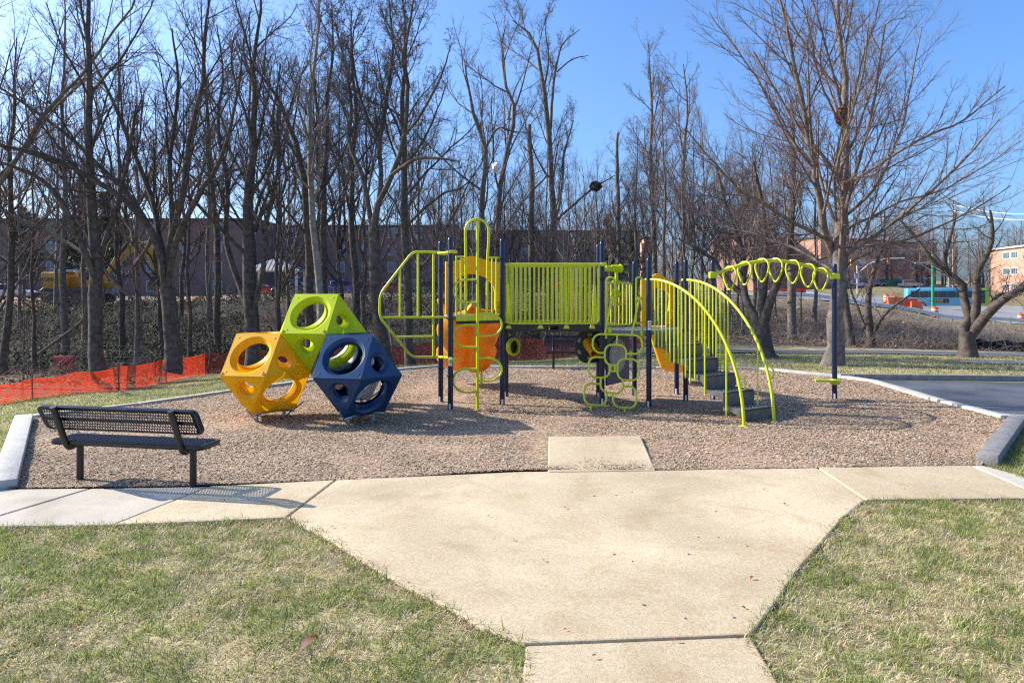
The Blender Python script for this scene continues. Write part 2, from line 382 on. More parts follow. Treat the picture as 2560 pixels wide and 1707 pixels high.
# wood-chip bed: a gently uneven grid clipped to its outline
def bed(name, poly, z0, m, step=.22, amp=.018):
    xs = [p[0] for p in poly]; ys = [p[1] for p in poly]
    ax = np.arange(min(xs)-step, max(xs)+step, step); ay = np.arange(min(ys)-step, max(ys)+step, step)
    bm = bmesh.new(); bmesh.ops.create_grid(bm, x_segments=2, y_segments=2, size=1); bm.clear()
    vs = [bm.verts.new((p[0], p[1], 0)) for p in poly]; bm.faces.new(vs); bmesh.ops.triangulate(bm, faces=bm.faces[:])
    for a in ax: bmesh.ops.bisect_plane(bm, geom=bm.verts[:]+bm.edges[:]+bm.faces[:], plane_co=(a,0,0), plane_no=(1,0,0))
    for a in ay: bmesh.ops.bisect_plane(bm, geom=bm.verts[:]+bm.edges[:]+bm.faces[:], plane_co=(0,a,0), plane_no=(0,1,0))
    for v in bm.verts: v.co.z = z0+amp*float(fnoise(v.co.x, v.co.y, 1.1, 3)-.5)*2
    bmesh.ops.recalc_face_normals(bm, faces=bm.faces[:])
    if sum(f.normal.z for f in bm.faces) < 0: bmesh.ops.reverse_faces(bm, faces=bm.faces[:])
    for f in bm.faces: f.smooth = True
    me = bpy.data.meshes.new(name); bm.to_mesh(me); bm.free(); me.materials.append(m)
    o = bpy.data.objects.new(name, me); C.objects.link(o); return struct(o)
bed('wood_chip_bed', MULCH, .024, M['mulch'])

# loose chips, nearer ones denser
def chips(n):
    P = []
    xs = [p[0] for p in MULCH]; ys = [p[1] for p in MULCH]
    x = rng.uniform(min(xs), max(xs), n*4); y = min(ys)+(max(ys)-min(ys))*rng.random(n*4)**1.7
    k = inpoly(x, y, MULCH) & (rng.random(len(x)) < np.clip((fnoise(x, y, .5, 9)-.30)*6, .18, 1)); x = x[k][:n]; y = y[k][:n]; n = len(x)
    z = .030+.018*(fnoise(x, y, 1.1, 3)-.5)*2+rng.random(n)*.008
    L = rng.uniform(.005, .017, n)*(1+y*.03); W = rng.uniform(.0022, .0052, n)*(1+y*.05); a = rng.random(n)*6.283; t = rng.normal(0, .16, n); r2 = rng.normal(0, .22, n)
    u = np.stack([np.cos(a)*np.cos(t), np.sin(a)*np.cos(t), np.sin(t)], 1)*L[:, None]
    v = np.stack([-np.sin(a)*np.cos(r2), np.cos(a)*np.cos(r2), np.sin(r2)], 1)*W[:, None]
    c = np.stack([x, y, z], 1)
    V = np.stack([c-u-v, c+u-v, c+u+v, c-u+v], 1).reshape(-1, 3)
    pal = np.array([[.43,.32,.225],[.38,.275,.19],[.48,.375,.275],[.47,.40,.335],[.29,.21,.15],[.45,.315,.205],[.54,.46,.37]])
    w = np.array([.24,.2,.17,.13,.12,.08,.06]); q = fnoise(x, y, .8, 8)
    ci = rng.choice(len(pal), n, p=w/w.sum()); colr = pal[ci]*np.array([1.04,.98,.87])*rng.uniform(.8, 1.15, (n, 1))*(0.82+.36*q)[:, None]
    return np_mesh('wood_chips', V, np.arange(4*n).reshape(-1, 4), M['chips'], col=np.repeat(colr, 4, 0))
stuff(chips(300000), 'loose brown and grey wood chips covering the playground bed', 'wood chips')

# pavement slabs with open joints
def shrink(poly, d):
    P = [Vector((p[0], p[1])) for p in poly]; n = len(P)
    ar = sum(P[i].x*P[(i+1) % n].y-P[(i+1) % n].x*P[i].y for i in range(n)); sg = 1 if ar > 0 else -1
    out = []
    for i in range(n):
        a, b, c = P[i-1], P[i], P[(i+1) % n]; e1 = (b-a).normalized(); e2 = (c-b).normalized()
        n1_ = Vector((-e1.y, e1.x))*sg; n2_ = Vector((-e2.y, e2.x))*sg; m_ = n1_+n2_; k = m_.dot(n1_)
        out.append(b+m_*(d/max(k, .3)))
    return out
def slab(px, m, z=.025, d=.008, t=.12, name='pavement', z2=None):
    P = shrink([GP(*p) for p in px], d); mb = MB(); mb.prism([(p.x, p.y) for p in P], t, (0, 0, z-t))
    o = mb.build(name, m, smooth=0, bevel=.012); return struct(o)
far = [(0,1228),(228,1226),(525,1221),(840,1205),(1300,1184),(1700,1180),(2040,1172),(2425,1168)]
slab([(-260,1236),(-60,1229),(228,1226),(0,1295),(-260,1345-.1)], M['concrete_grey'])
slab([(228,1226),(525,1221),(280,1319),(0,1322),(-200,1340),(0,1295)], M['concrete_grey'], z=.023)
slab([(525,1221),(840,1205),(715,1301),(520,1310),(280,1319)], M['concrete'], z=.027)
slab([(840,1205),(1300,1184),(1700,1180),(2040,1172),(2165,1256)]+walkR[1:7]+[(1310,1620)]+walkL[9:4:-1]+[(715,1301)], M['concrete'])
slab([(2040,1172),(2425,1168),(2560,1226),(2700,1280-30),(2560,1253),(2165,1256)], M['concrete'], z=.028)
slab([(2425,1168),(2452,1167),(2800,1262),(2700,1252),(2560,1226)], M['concrete_grey'], z=.026)
slab([(1310,1620),(1880,1597),(1945,1707),(2010,1815),(1292,1815),(1302,1707)], M['concrete'], z=.020)
sheet('soil', [GP(*p) for p in [(-300,1236),(300,1224),(840,1203),(2450,1166),(2800,1262),(2165,1257)]+walkR[1:]+walkL[::-1]], .006, M['soil'])
# sloped entry pad onto the chips
pd = [GP(1369,1187,.0), GP(1640,1183,0), GP(1602,1100,0), GP(1372,1102,0)]
mb = MB(); T = [Vector((p.x, p.y, z)) for p, z in zip(pd, (.034,.034,.058,.058))]; B = [Vector((p.x, p.y, -.02)) for p in pd]
mb.add(T+B, [(0,1,2,3),(7,6,5,4),(0,4,5,1),(1,5,6,2),(2,6,7,3),(3,7,4,0)])
struct(mb.build('entry_ramp_path', M['concrete'], smooth=0, bevel=.015))
# wet asphalt area beside the chips, and the path behind the lawn
WET = [GP(*p) for p in [(2098,949),(2560,957),(2900,962),(2900,1075),(2560,1042),(2500,1040),(2335,1003),(2185,958)]]
sheet('wet_asphalt_path', WET, .010, M['wet'])
sheet('concrete_path', [GP(*p) for p in [(2420,1027),(2560,1040),(2900,1075),(2900,1098),(2560,1058),(2532,1050)]], .014, M['concrete_grey'])
def strip(name, pts, wid, m, dz=.03, n=60):
    """ribbon that follows the terrain; pts (x,y)"""
    P = [Vector((p[0], p[1], 0)) for p in pts]; out = []
    for i in range(len(P)-1):
        for k in range(n): out.append(P[i].lerp(P[i+1], k/n))
    out.append(P[-1]); mb = MB(); vs = []; W = 6
    for i, p in enumerate(out):
        t = (out[min(i+1, len(out)-1)]-out[max(i-1, 0)]).normalized(); nn = Vector((-t.y, t.x, 0))
        w_ = wid[0]+(wid[1]-wid[0])*i/(len(out)-1)
        for j in range(W+1):
            q = p+nn*w_*(j/W-.5); vs.append((q.x, q.y, tz(q.x, q.y)+dz))
    fs = [(i*(W+1)+j, (i+1)*(W+1)+j, (i+1)*(W+1)+j+1, i*(W+1)+j+1) for i in range(len(out)-1) for j in range(W)]
    mb.add(vs, [f[::-1] for f in fs]); return struct(mb.build(name, m, smooth=60))
strip('asphalt_path', [(4.2, 23.3), (9, 23.2), (14, 23.0), (30, 22.6)], (1.5, 2.0), M['asphalt'], .035, 20)
strip('road', [(PX(1560,72), 86), (PX(1900,80), 84), (PX(2100,86), 86), (PX(2300,90), 90), (PX(2560,90), 92), (170, 96)], (24, 52), M['road'], .10, 24)
strip('lane_line', [(PX(2000,76), 78), (PX(2300,76), 78), (150, 80)], (.3, .3), M['white_paint'], .16, 30)
strip('lane_line', [(PX(1950,92), 92), (PX(2300,96), 96), (150, 101)], (.3, .3), M['white_paint'], .16, 30)
sheet('sand_patch', [(GP(*p)) for p in [(2385,904),(2450,900.5),(2560,902),(2760,903),(2760,911),(2560,909),(2440,909)]], .012, M['sand'])

# timber edging (one beam per stretch)
def beam(a, b, wd, h, m, label, z0=0.0):
    a = Vector((a[0], a[1], 0)); b = Vector((b[0], b[1], 0)); d = b-a; c = (a+b)/2; c.z = z0+h/2-.03
    mb = MB(); mb.rbox(c-Vector((0,0,c.z))+Vector((0,0,0)), (d.length-.012, wd, h+.06), .012, math.atan2(d.y, d.x))
    o = mb.build('edging_timber', m, smooth=30, loc=(c.x, c.y, 0)); o.location.z = c.z
    return tag(o, label, 'timber edging', 'timbers edging the wood chip bed')
beam(GP(8,1229), GP(60,1054), .22, .11, M['kerb_white'], 'pale weathered timber edging at the left end of the bed, beside the near bench')
beam(GP(75,1049), GP(345,1017), .12, .07, M['wood_grey'], 'grey edging timber behind the near black bench')
beam(GP(345,1017), GP(580,983), .12, .07, M['wood_grey'], 'grey edging timber left of the yellow climbing cube')
beam(GP(580,983), GP(1000,928), .12, .08, M['wood_grey'], 'grey edging timber running behind the climbing cubes')
beam(GP(1000,928), GP(1098,920), .12, .08, M['wood_grey'], 'short grey edging timber just left of the play tower')
beam(GP(1098,920), GP(1640,924), .12, .07, M['wood_grey'], 'long grey edging timber behind the bridge and far bench')
beam(GP(1640,924), GP(1900,926), .12, .07, M['wood_grey'], 'grey edging timber behind the arched stairs')
beam(GP(1900,926), GP(2085,944), .14, .08, M['kerb_white'], 'pale edging timber behind the overhead ring ladder')
beam(GP(2085,944), GP(2180,958), .16, .08, M['kerb_white'], 'short pale edging timber right of the ring ladder post')
beam(GP(2180,958), GP(2335,1005), .18, .08, M['wood_grey'], 'edging timber along the wet asphalt')
beam(GP(2335,1005), GP(2515,1052), .15, .08, M['kerb_white'], 'cracked pale edging timber near the right corner of the bed')
beam(GP(2545,1060), GP(2468,1166), .20, .13, M['wood_dark'], 'thick dark grey edging timber at the right end of the bed')
beam(GP(2098,947), GP(2950,958), .16, .12, M['wood_dark'], 'long dark timber kerb behind the wet asphalt')

# grass blades
def grass(polys, dens, length, width, seed, tanbias, far=False, name='grass', excl=None):
    r = np.random.default_rng(seed); VV = []; CC = []; n0 = 0
    for poly in polys:
        xs = [p[0] for p in poly]; ys = [p[1] for p in poly]; A = (max(xs)-min(xs))*(max(ys)-min(ys)); n = int(A*dens)
        x = r.uniform(min(xs), max(xs), n); y = r.uniform(min(ys), max(ys), n); jx = r.normal(0, .032, n); k = inpoly(x+jx, y+r.normal(0, .032, n), poly)
        k &= np.abs(x) < .80*np.maximum(y, 0)+.9
        if excl: 
            for e in excl: k &= ~inpoly(x, y, e)
        x = x[k]; y = y[k]
        nn = fnoise(x, y, 2.6, seed); n3 = fnoise(x, y, 8.5, seed+3)
        keep = r.random(len(x)) < np.clip(.35+1.1*n3, .25, 1); x = x[keep]; y = y[keep]; nn = nn[keep]; n3 = n3[keep]; n = len(x)
        z = terr(x, y)
        gp = np.clip((nn-.5)*1.7+(n3-.5)*2.4+.5-tanbias, .15, .82); isg = r.random(n) < gp
        L = length*r.uniform(.55, 1.35, n)*np.where(isg, 1.0, .9); W = width*r.uniform(.7, 1.3, n)
        a = r.random(n)*6.283; clump = fnoise(x, y, 7, seed+6)*9; a = np.where(r.random(n) < .45, clump+r.normal(0, .7, n), a)
        lean = np.where(isg, r.uniform(.45, 1.3, n), r.uniform(.9, 1.5, n))
        d = np.stack([np.cos(a), np.sin(a), np.zeros(n)], 1); sd = np.stack([-np.sin(a), np.cos(a), np.zeros(n)], 1)
        up = np.array([0, 0, 1.0]); b = np.stack([x, y, z-.004], 1)
        m1 = b+(d*np.sin(lean*.6)[:, None]+up*np.cos(lean*.6)[:, None])*(L*.5)[:, None]
        t = m1+(d*np.sin(lean*1.15)[:, None]+up*np.cos(lean*1.15)[:, None])*(L*.5)[:, None]; t[:, 2] = np.maximum(t[:, 2], z+.008)
        hw = sd*(W/2)[:, None]
        VV.append(np.stack([b-hw, b+hw, m1+hw*.8, m1-hw*.8, t], 1).reshape(-1, 3))
        g1 = np.array([.28,.335,.075]); g2 = np.array([.43,.43,.15]); g3 = np.array([.155,.225,.075]); t1 = np.array([.70,.58,.36]); t2 = np.array([.50,.37,.20]); t3 = np.array([.80,.71,.52])
        q = r.random((n, 1)); gc = np.where(q < .45, g1, np.where(q < .75, g2, g3)); tcn = np.where(q < .5, t1, np.where(q < .8, t2, t3))
        c = np.where(isg[:, None], gc, tcn)*r.uniform(.75, 1.2, (n, 1)); CC.append(np.repeat(c, 5, 0))
    V = np.concatenate(VV); Cc = np.concatenate(CC); n = len(V)//5; i = np.arange(n)[:, None]*5
    return np_mesh(name, V, [i+np.array([[0,1,2,3]]), i+np.array([[3,2,4]])], M['blades'], col=Cc)
stuff(grass([LAWN_L], 9000, .055, .0042, 11, .08), 'patchy green and straw winter grass on the left front lawn', 'grass')
stuff(grass([LAWN_R], 9000, .060, .0042, 12, .22), 'mostly straw coloured winter grass on the right front lawn', 'grass')
def ribbon(px, w):
    P = [GP(*p) for p in px]; L_ = []; R_ = []
    for i, p in enumerate(P):
        t_ = (P[min(i+1, len(P)-1)]-P[max(i-1, 0)]); t_.z = 0; t_.normalize(); n_ = Vector((-t_.y, t_.x, 0)); L_.append(p+n_*w); R_.append(p-n_*w)
    return L_+R_[::-1]
stuff(grass([ribbon(walkL[1:], .035), ribbon(walkR[:9], .035), ribbon([(2165,1256),(2560,1253)], .03)], 7000, .075, .005, 17, .1), 'ragged grass growing over the path edges', 'grass')
edgeL = [GP(-300,1240), GP(2,1228), GP(55,1052), GP(-300,1060)]
edgeR = [GP(2472,1168), GP(2552,1062), GP(2800,1100), GP(2800,1258), GP(2700,1235), GP(2560,1205)]
stuff(grass([edgeL], 5000, .06, .006, 13, .1), 'short grass beside the pale left edging timber', 'grass')
stuff(grass([edgeR], 6000, .07, .006, 14, -.5), 'lush green grass beside the dark right edging timber', 'grass')
backL = [GP(*p) for p in [(-300,1058),(60,1050),(345,1015),(580,981),(1000,926),(1098,918),(1640,922),(2085,941)]]+[Vector((9,22,0)), Vector((4,22.4,0)), Vector((0,24.5,0)), Vector((-11,27,0)), Vector((-13,20,0)), Vector((-14,14,0))]
backR = [GP(2098,944), GP(2900,955), Vector((22,22,0)), Vector((8,22.2,0))]
stuff(grass([backL], 900, .07, .012, 15, .22), 'thin straw and green grass behind the playground', 'grass')
stuff(grass([backR], 700, .07, .013, 16, .34), 'dry tan grass around the lawn trees', 'grass')
# ------------------------------------------------------------------ play structure
PS = thing('play_structure', 'lime green and navy play structure with two towers, bridge, arched stairs and slides', 'play structure', (1.0, 11.6, 0))
def add_translucency(m, f):
    nt = m.node_tree; b = nt.nodes['Principled BSDF']; o = nt.nodes['Material Output']
    t = nt.nodes.new('ShaderNodeBsdfTranslucent'); mx = nt.nodes.new('ShaderNodeMixShader'); mx.inputs[0].default_value = f
    if b.inputs['Base Color'].links: nt.links.new(b.inputs['Base Color'].links[0].from_socket, t.inputs[0])
    else: t.inputs[0].default_value = b.inputs['Base Color'].default_value
    nt.links.new(b.outputs[0], mx.inputs[1]); nt.links.new(t.outputs[0], mx.inputs[2]); nt.links.new(mx.outputs[0], o.inputs[0])
for k in ('orange_plastic', 'yellow_plastic', 'lime_plastic'): add_translucency(M[k], .22)
add_translucency(M['orange_net'], .4)
add_translucency(M['blades'], .42); add_translucency(M['shade_tinted_net'], .3)
PR = .043
PA, PB, PC, PD = Vector((-.97,11.04,0)), Vector((-1.20,11.79,0)), Vector((-.16,11.50,0)), Vector((-.105,12.35,0))
PE, PF, PG, PH = Vector((1.49,11.58,0)), Vector((1.52,12.30,0)), Vector((2.21,11.30,0)), Vector((2.205,12.60,0))
PI, PJ, PK, PL = Vector((3.0,12.75,0)), Vector((2.965,11.95,0)), Vector((3.50,12.20,0)), Vector((5.60,12.15,0))
def post(p, ztop, clamps=(), foot=True, lab=None):
    mb = MB(); mb.lathe([(PR,-.1),(PR,ztop-.06),(PR*.97,ztop-.035),(PR*.8,ztop-.012),(PR*.45,ztop-.002),(0,ztop)], p, 18)
    o = mb.build('post', M['navy'], PS, smooth=50)
    for z in clamps:
        c = MB(); c.lathe([(PR+.001,-.02),(PR+.010,-.018),(PR+.010,.018),(PR+.001,.02)], (p.x,p.y,z), 18); c.rbox((p.x+.02,p.y-PR-.012,z), (.03,.03,.03), .006)
        c.build('clamp', M['navy'], o, smooth=40)
    if foot:
        c = MB(); a0 = random.uniform(-2.4,-1.6); n = 6
        vs = [(p.x+(PR+.0015)*math.cos(a0+.7*i/n), p.y+(PR+.0015)*math.sin(a0+.7*i/n), z) for z in (.03,.125) for i in range(n+1)]
        c.add(vs, [(i, i+1, n+2+i, n+1+i) for i in range(n)]); c.build('sticker', M['sticker'], o)
    return o
def wrap_label(o, p, z0, z1, a0=-2.2, w=1.4):
    c = MB(); n = 8
    vs = [(p.x+(PR+.0015)*math.cos(a0+w*i/n), p.y+(PR+.0015)*math.sin(a0+w*i/n), z) for z in (z0, z1) for i in range(n+1)]
    c.add(vs, [(i, i+1, n+2+i, n+1+i) for i in range(n)]); s = c.build('sticker', M['sticker'], o)
    k = MB(); h = z1-z0
    for f in (.3, .45, .6, .75):
        vs = [(p.x+(PR+.003)*math.cos(a0+w*(.2+.6*i/n)), p.y+(PR+.003)*math.sin(a0+w*(.2+.6*i/n)), z0+h*f+dz) for dz in (0, h*.05) for i in range(n+1)]
        k.add(vs, [(i, i+1, n+2+i, n+1+i) for i in range(n)])
    k.build('print', M['ink'], o)
oA = post(PA, 2.745, (2.30,1.46,.56)); wrap_label(oA, PA, .72, .86)
post(PB, 2.74, (2.25,.60)); post(PC, 2.76, (2.42,1.42)); post(PD, 2.74, (1.2,))
post(PE, 2.72, (2.10,1.25)); post(PF, 2.72, (2.10,.95)); oG = post(PG, 2.435, (2.12,1.20)); wrap_label(oG, PG, 1.27, 1.42)
post(PH, 2.435, (2.08,.45)); post(PI, 2.435, (2.05,)); post(PJ, 2.435, (2.08,)); post(PK, 2.435, (2.10,)); post(PL, 2.37, ())

def bars(name, segs, r=.0165, m='lime', n=8, parent=PS):
    mb = MB()
    for s in segs: mb.tube(s, r, n)
    return mb.build(name, M[m], parent, smooth=50)
def deck(poly, z, name='deck', t=.07):
    mb = MB(); mb.prism([(p.x, p.y) for p in poly], t, (0,0,z-t)); o = mb.build(name, M['deck'], PS, smooth=0, bevel=.006)
    return o
deck([PA+Vector((.03,.03,0)), PC+Vector((-.02,.03,0)), PD+Vector((-.03,-.03,0)), PB+Vector((.05,-.03,0))], 1.505)
deck([PE+Vector((.02,.03,0)), PG+Vector((0,.05,0)), PJ+Vector((-.05,.0,0)), PI+Vector((-.04,-.05,0)), PH+Vector((0,-.05,0)), PF+Vector((.03,-.04,0))], 1.255)

# --- flat climbing frame left of the tower
YL = lambda px: 11.55+(px-1100)*.0012
q = lambda x, y: PP(x, y, YL(x))
fr = fillet([q(1102,631), q(1032,629), q(950,735), q(949,792), q(1030,893), q(1102,892)], .10, 5)
bars('climbing_frame', [fr], .0205, n=10)
bars('climbing_frame_bars', [[q(1000,672),q(1000,794)], [q(1045,631),q(1045,794)], [q(1083.5,631),q(1083.5,893)], [q(951,793.5),q(1118,793)], [q(988,842),q(1083,841)]], .019)
mb = MB()
for y in (633.5, 892): 
    a, b = q(1094,y), PP(1138, y-5 if y < 700 else y+3, 11.0); mb.tube([a, (a+b)/2, b], .02, 8); mb.rbox(q(1110,y+1), (.14,.06,.045), .012)
mb.rbox(q(1085,793), (.40,.10,.03), .012, .05); mb.rbox(PP(1133,630,11.02), (.13,.13,.05), .02); mb.rbox(PP(1130,899,11.02), (.10,.12,.05), .02)
mb.build('frame_clamp', M['lime'], PS)

# --- pole climber with alternating loops
YP = 11.05; xP = PX(1193.7, YP)
bars('climber_pole', [[(xP, YP, -.1), (xP, YP, PZ(552, YP))]], .024, n=12)
cx_ = PX(1192.7, YP); ra_ = PX(1222,YP)-cx_; zt_ = PZ(548, YP)-ra_
arc_ = [(cx_-ra_*math.cos(t_), YP, zt_+ra_*math.sin(t_)) for t_ in np.linspace(0, math.pi, 17)]
bars('grab_arch', [[PP(1165,790,11.16), PP(1164,640,11.14), PP(1163.5,600,11.09)]+arc_+[PP(1222,600,11.09), PP(1219,640,11.14), PP(1217,785,11.16)]], .0215, n=10)
for side, y0, y1 in ((-1,520,685),(-1,848,1010),(-1,1168,1335),(1,765,928),(1,1090,1255)):
    za, zb = PZ(520+y0/2.904, YP), PZ(520+y1/2.904, YP); r = (za-zb)/2; zc = (za+zb)/2
    pts = [(xP, YP, za), (xP+side*.18, YP, za)]+[(xP+side*(.18+.205*math.sin(a)), YP, zc+r*math.cos(a)) for a in np.linspace(.2, math.pi-.2, 12)]+[(xP+side*.18, YP, zb), (xP, YP, zb)]
    bars('foot_loop', [pts], .0175, n=10)

# --- tower front guards and kick plate (on the line between the two front posts)
def on(a, b, px):
    k = (px-1280)/FOC; d = b-a; s = (k*a.y-a.x)/(d.x-k*d.y); return a+d*s
def lift(p, z): return Vector((p.x, p.y, z))
AC = lambda px, z: lift(on(PA, PC, px), z)
bars('guard_rail', [[AC(1139,2.44), AC(1165,2.44)]]+[[AC(x,1.50), AC(x,2.44)] for x in (1141,1152)], .0145)
bars('guard_rail', [[AC(1218,2.44), AC(1247,2.44)]]+[[AC(x,1.50), AC(x,2.44)] for x in (1230,1241)], .0145)
mb = MB(); a, b = AC(1140,1.47), AC(1246,1.47); d = b-a
mb.rbox((a+b)/2+Vector((0,-.03,0)), (d.length, .02, .105), .008, math.atan2(d.y, d.x)); kp = mb.build('kick_plate', M['lime'], PS)
mb = MB()
for x in (1152,1172,1205,1232): mb.lathe([(.011,0),(.009,.005),(0,.006)], AC(x,1.478)+Vector((0,-.041,0)), 8, Matrix.Rotation(R(90), 3, 'X'))
mb.build('bolts', M['steel'], kp)
mb = MB(); mb.rbox((a+b)/2+Vector((0,-.005,-.075)), (d.length, .03, .045), .004, math.atan2(d.y, d.x)); mb.build('deck_edge', M['black'], PS)

# --- arched yellow hoods over the slide mouths
def hood(name, a, b, z0, z1, ow, oz, bump, m, t=.06, legs=0.0):
    """panel from a to b with an arched opening; ow opening share of the width, oz its top"""
    d = (b-a); W = d.length; u = d.normalized(); nrm = Vector((u.y, -u.x, 0)); c = (a+b)/2; n = 24; rx = W*ow/2; s0 = oz-rx*.85
    inn = [(-rx*(1-legs), z0)]+[(rx*math.cos(t_), s0+(oz-s0)*math.sin(t_)) for t_ in np.linspace(math.pi, 0, n)]+[(rx*(1-legs), z0)]
    out = [(-W/2*(1-legs*.6), z0)]
    for t_ in np.linspace(math.pi, 0, n):
        x = W/2*max(-1, min(1, 1.25*math.cos(t_))); top = z1+bump*math.exp(-(x/(W*.22))**2)
        out.append((x, s0+(top-s0)*min(1, math.sin(t_)*2.2)))
    out.append((W/2*(1-legs*.6), z0)); k = len(inn); vs = []
    for s in (-t/2, t/2):
        for x, z in inn+out: vs.append(c+u*x+nrm*s+Vector((0,0,z)))
    fs = []
    for i in range(k-1):
        fs += [(i, i+1, k+i+1, k+i), (2*k+i+1, 2*k+i, 3*k+i, 3*k+i+1), (k+i, k+i+1, 3*k+i+1, 3*k+i), (i+1, i, 2*k+i, 2*k+i+1)]
    fs += [(0, k, 3*k, 2*k), (2*k-1, k-1, 3*k-1, 4*k-1)]
    mb = MB(); mb.add(vs, fs); return mb.build(name, M[m], PS, smooth=35, bevel=.008)
hood('slide_hood', Vector((-1.14,11.98,0)), Vector((-.215,12.27,0)), 1.45, 2.40, .80, 2.19, .10, 'yellow_plastic', .07)
hood('slide_hood', Vector((2.33,12.64,0)), Vector((2.95,12.78,0)), 1.52, 2.10, .74, 1.95, .12, 'yellow_plastic', .06, .12)
mb = MB()
for x in (2.42, 2.87): mb.rbox((x, 12.72, 1.40), (.15,.12,.30), .03)
mb.build('slide_hood_foot', M['yellow_plastic'], PS)

# --- slides
def slide(name, p0, dr, path, width, m, wave=0.0, divider=0.0, wall=.2, t=.03, n=40):
    dr = Vector((dr[0], dr[1], 0)).normalized(); sd = Vector((dr.y, -dr.x, 0)); xs = [p[0] for p in path]; zs = [p[1] for p in path]
    vs = []; W = 16
    for i in range(n+1):
        s = xs[0]+(xs[-1]-xs[0])*i/n; z = np.interp(s, xs, zs); hw = width/2*(1+wave*.16*math.sin(s*9.0))
        zz = z+wave*.05*math.sin(s*9+1.0)
        for j in range(W+1):
            v = -1+2*j/W; e = max(0, (abs(v)-.80)/.20)
            h = wall*e**1.3 + divider*math.exp(-(v/.10)**2)+ (wave*.05*math.sin(s*9+v*3) if wave else 0)*(1-e)
            vs.append(p0+dr*s+sd*(hw*v+ (0.03*np.sign(v)*e))+Vector((0,0,zz+h)))
    fs = [(i*(W+1)+j, i*(W+1)+j+1, (i+1)*(W+1)+j+1, (i+1)*(W+1)+j) for i in range(n) for j in range(W)]
    mb = MB(); mb.add(vs, fs); o = mb.build(name, M[m], PS, smooth=70)
    so_ = o.modifiers.new('thick', 'SOLIDIFY'); so_.thickness = t; so_.offset = 0
    ss_ = o.modifiers.new('round', 'SUBSURF'); ss_.levels = 1; ss_.render_levels = 1
    return o
slide('wave_slide', Vector((-.70,12.14,0)), (-.12,.99), [(0,1.47),(.25,1.47),(.45,1.34),(.8,.98),(1.2,.66),(1.6,.44),(2.0,.34),(2.3,.32)], .98, 'orange_plastic', 1.0, .16, .26, .035)
bars('slide_leg', [[(-.62,14.2,-.1), (-.62,14.2,.34)]], .024, 'lime')
slide('chute_slide', Vector((2.62,12.75,0)), (.42,.9), [(0,1.25),(.2,1.25),(.45,1.08),(1.35,.36),(1.65,.27),(2.0,.25)], .52, 'yellow_plastic', 0, 0, .2, .03)

# --- bridge between the towers
mb = MB()
for k in range(9):
    x0 = PC.x+.06+k*.178; mb.rbox((x0+.089, 11.95, 1.285), (.170, .80, .10), .012)
mb.rbox((.67, 11.57, 1.285), (1.60, .03, .115), .006); mb.rbox((.67, 12.34, 1.285), (1.60, .03, .115), .006)
bd = mb.build('bridge_deck', M['rubber'], PS)
for (y, nm) in ((11.53, 0), (12.36, 1)):
    x0, x1 = (-.12, 1.46) if nm == 0 else (-.09, 1.49); zt, zb = 2.335, 1.365
    mb = MB(); mb.tube([(x0-.05,y,zt),(x1+.10,y,zt)], .0225, 10)
    lo = fillet([(x0+.03,y,zt), (x0+.03,y,zb), (x1-.03,y,zb), (x1-.03,y,zt)], .07); mb.tube(lo, .0175, 8)
    N = 20
    for i in range(1, N): 
        x = x0+.03+(x1-x0-.06)*i/N; mb.box((x, y, (zt+zb)/2), (.028, .014, zt-zb-.02))
    mb.rbox((x1+.05, y, zt), (.10,.06,.06), .015); mb.rbox((x0-.03, y, zt), (.08,.06,.06), .015)
    mb.build('bridge_railing', M['lime'], PS)
mb = MB()
for x in (.47, .90, 1.325, -.06): mb.prism([(-.048,0),(.048,0),(.05,.012),(.028,.06),(-.028,.06),(-.05,.012)], .022, (x, 11.555, 1.275), Matrix.Rotation(R(90), 3, 'X'))
mb.build('bridge_bracket', M['lime'], PS, bevel=.005)
mb = MB(); mb.prism([(0,0),(.10,0),(.075,.62),(.03,.66)], .02, (1.33,11.72,1.36), Matrix.Rotation(R(90), 3, 'X')); mb.prism([(0,0),(.10,0),(.07,.66),(.03,.62)], .02, (-.12,11.72,1.36), Matrix.Rotation(R(90), 3, 'X')); mb.build('bridge_end_plate', M['lime'], PS, bevel=.004)
mb = MB(); mb.box((.672, 11.553, 1.287), (.185, .006, .052)); lb = mb.build('maker_plate', M['sign_yellow'], PS)
mb = MB()
for i, wd in enumerate((.012,.014,.010,.014,.012,.012,.012)): mb.box((.600+i*.0175, 11.549, 1.291), (wd, .003, .020))
mb.prism([(0,0),(.012,0),(.026,.030),(.016,.028)], .003, (.727,11.550,1.274), Matrix.Rotation(R(90), 3, 'X')); mb.build('print', M['ink'], lb)

# --- right tower back guards, telescope and gear toy
EH = lambda px, z: lift(on(PF, PH, px), z)
g1 = fillet([EH(1497,2.04), EH(1580,2.04), EH(1580,1.30), EH(1500,1.30)], .06)
bars('guard_rail', [g1]+[[EH(x,1.31), EH(x,2.04)] for x in (1508,1518,1528,1538,1548,1557,1567,1575)], .0145)
mb = MB(); c = EH(1541,2.30); ax = Matrix.Rotation(R(-62), 3, 'Z') @ Matrix.Rotation(R(90), 3, 'X')
mb.lathe([(.075,-.10),(.078,-.08),(.062,-.06),(.060,.10),(.045,.12),(.045,.20),(.055,.21),(.055,.235),(.03,.24)], c, 18, ax); mb.lathe([(.03,-.26),(.03,-.02)], c, 10); mb.rbox(c+Vector((0,0,-.24)), (.16,.05,.05), .015)
mb.build('telescope', M['lime_plastic'], PS)
mb = MB(); n = 28; c = EH(1539,1.85); pr = [( (.092 if i % 2 else .078)*math.cos(2*math.pi*i/n), (.092 if i % 2 else .078)*math.sin(2*math.pi*i/n)) for i in range(n)]
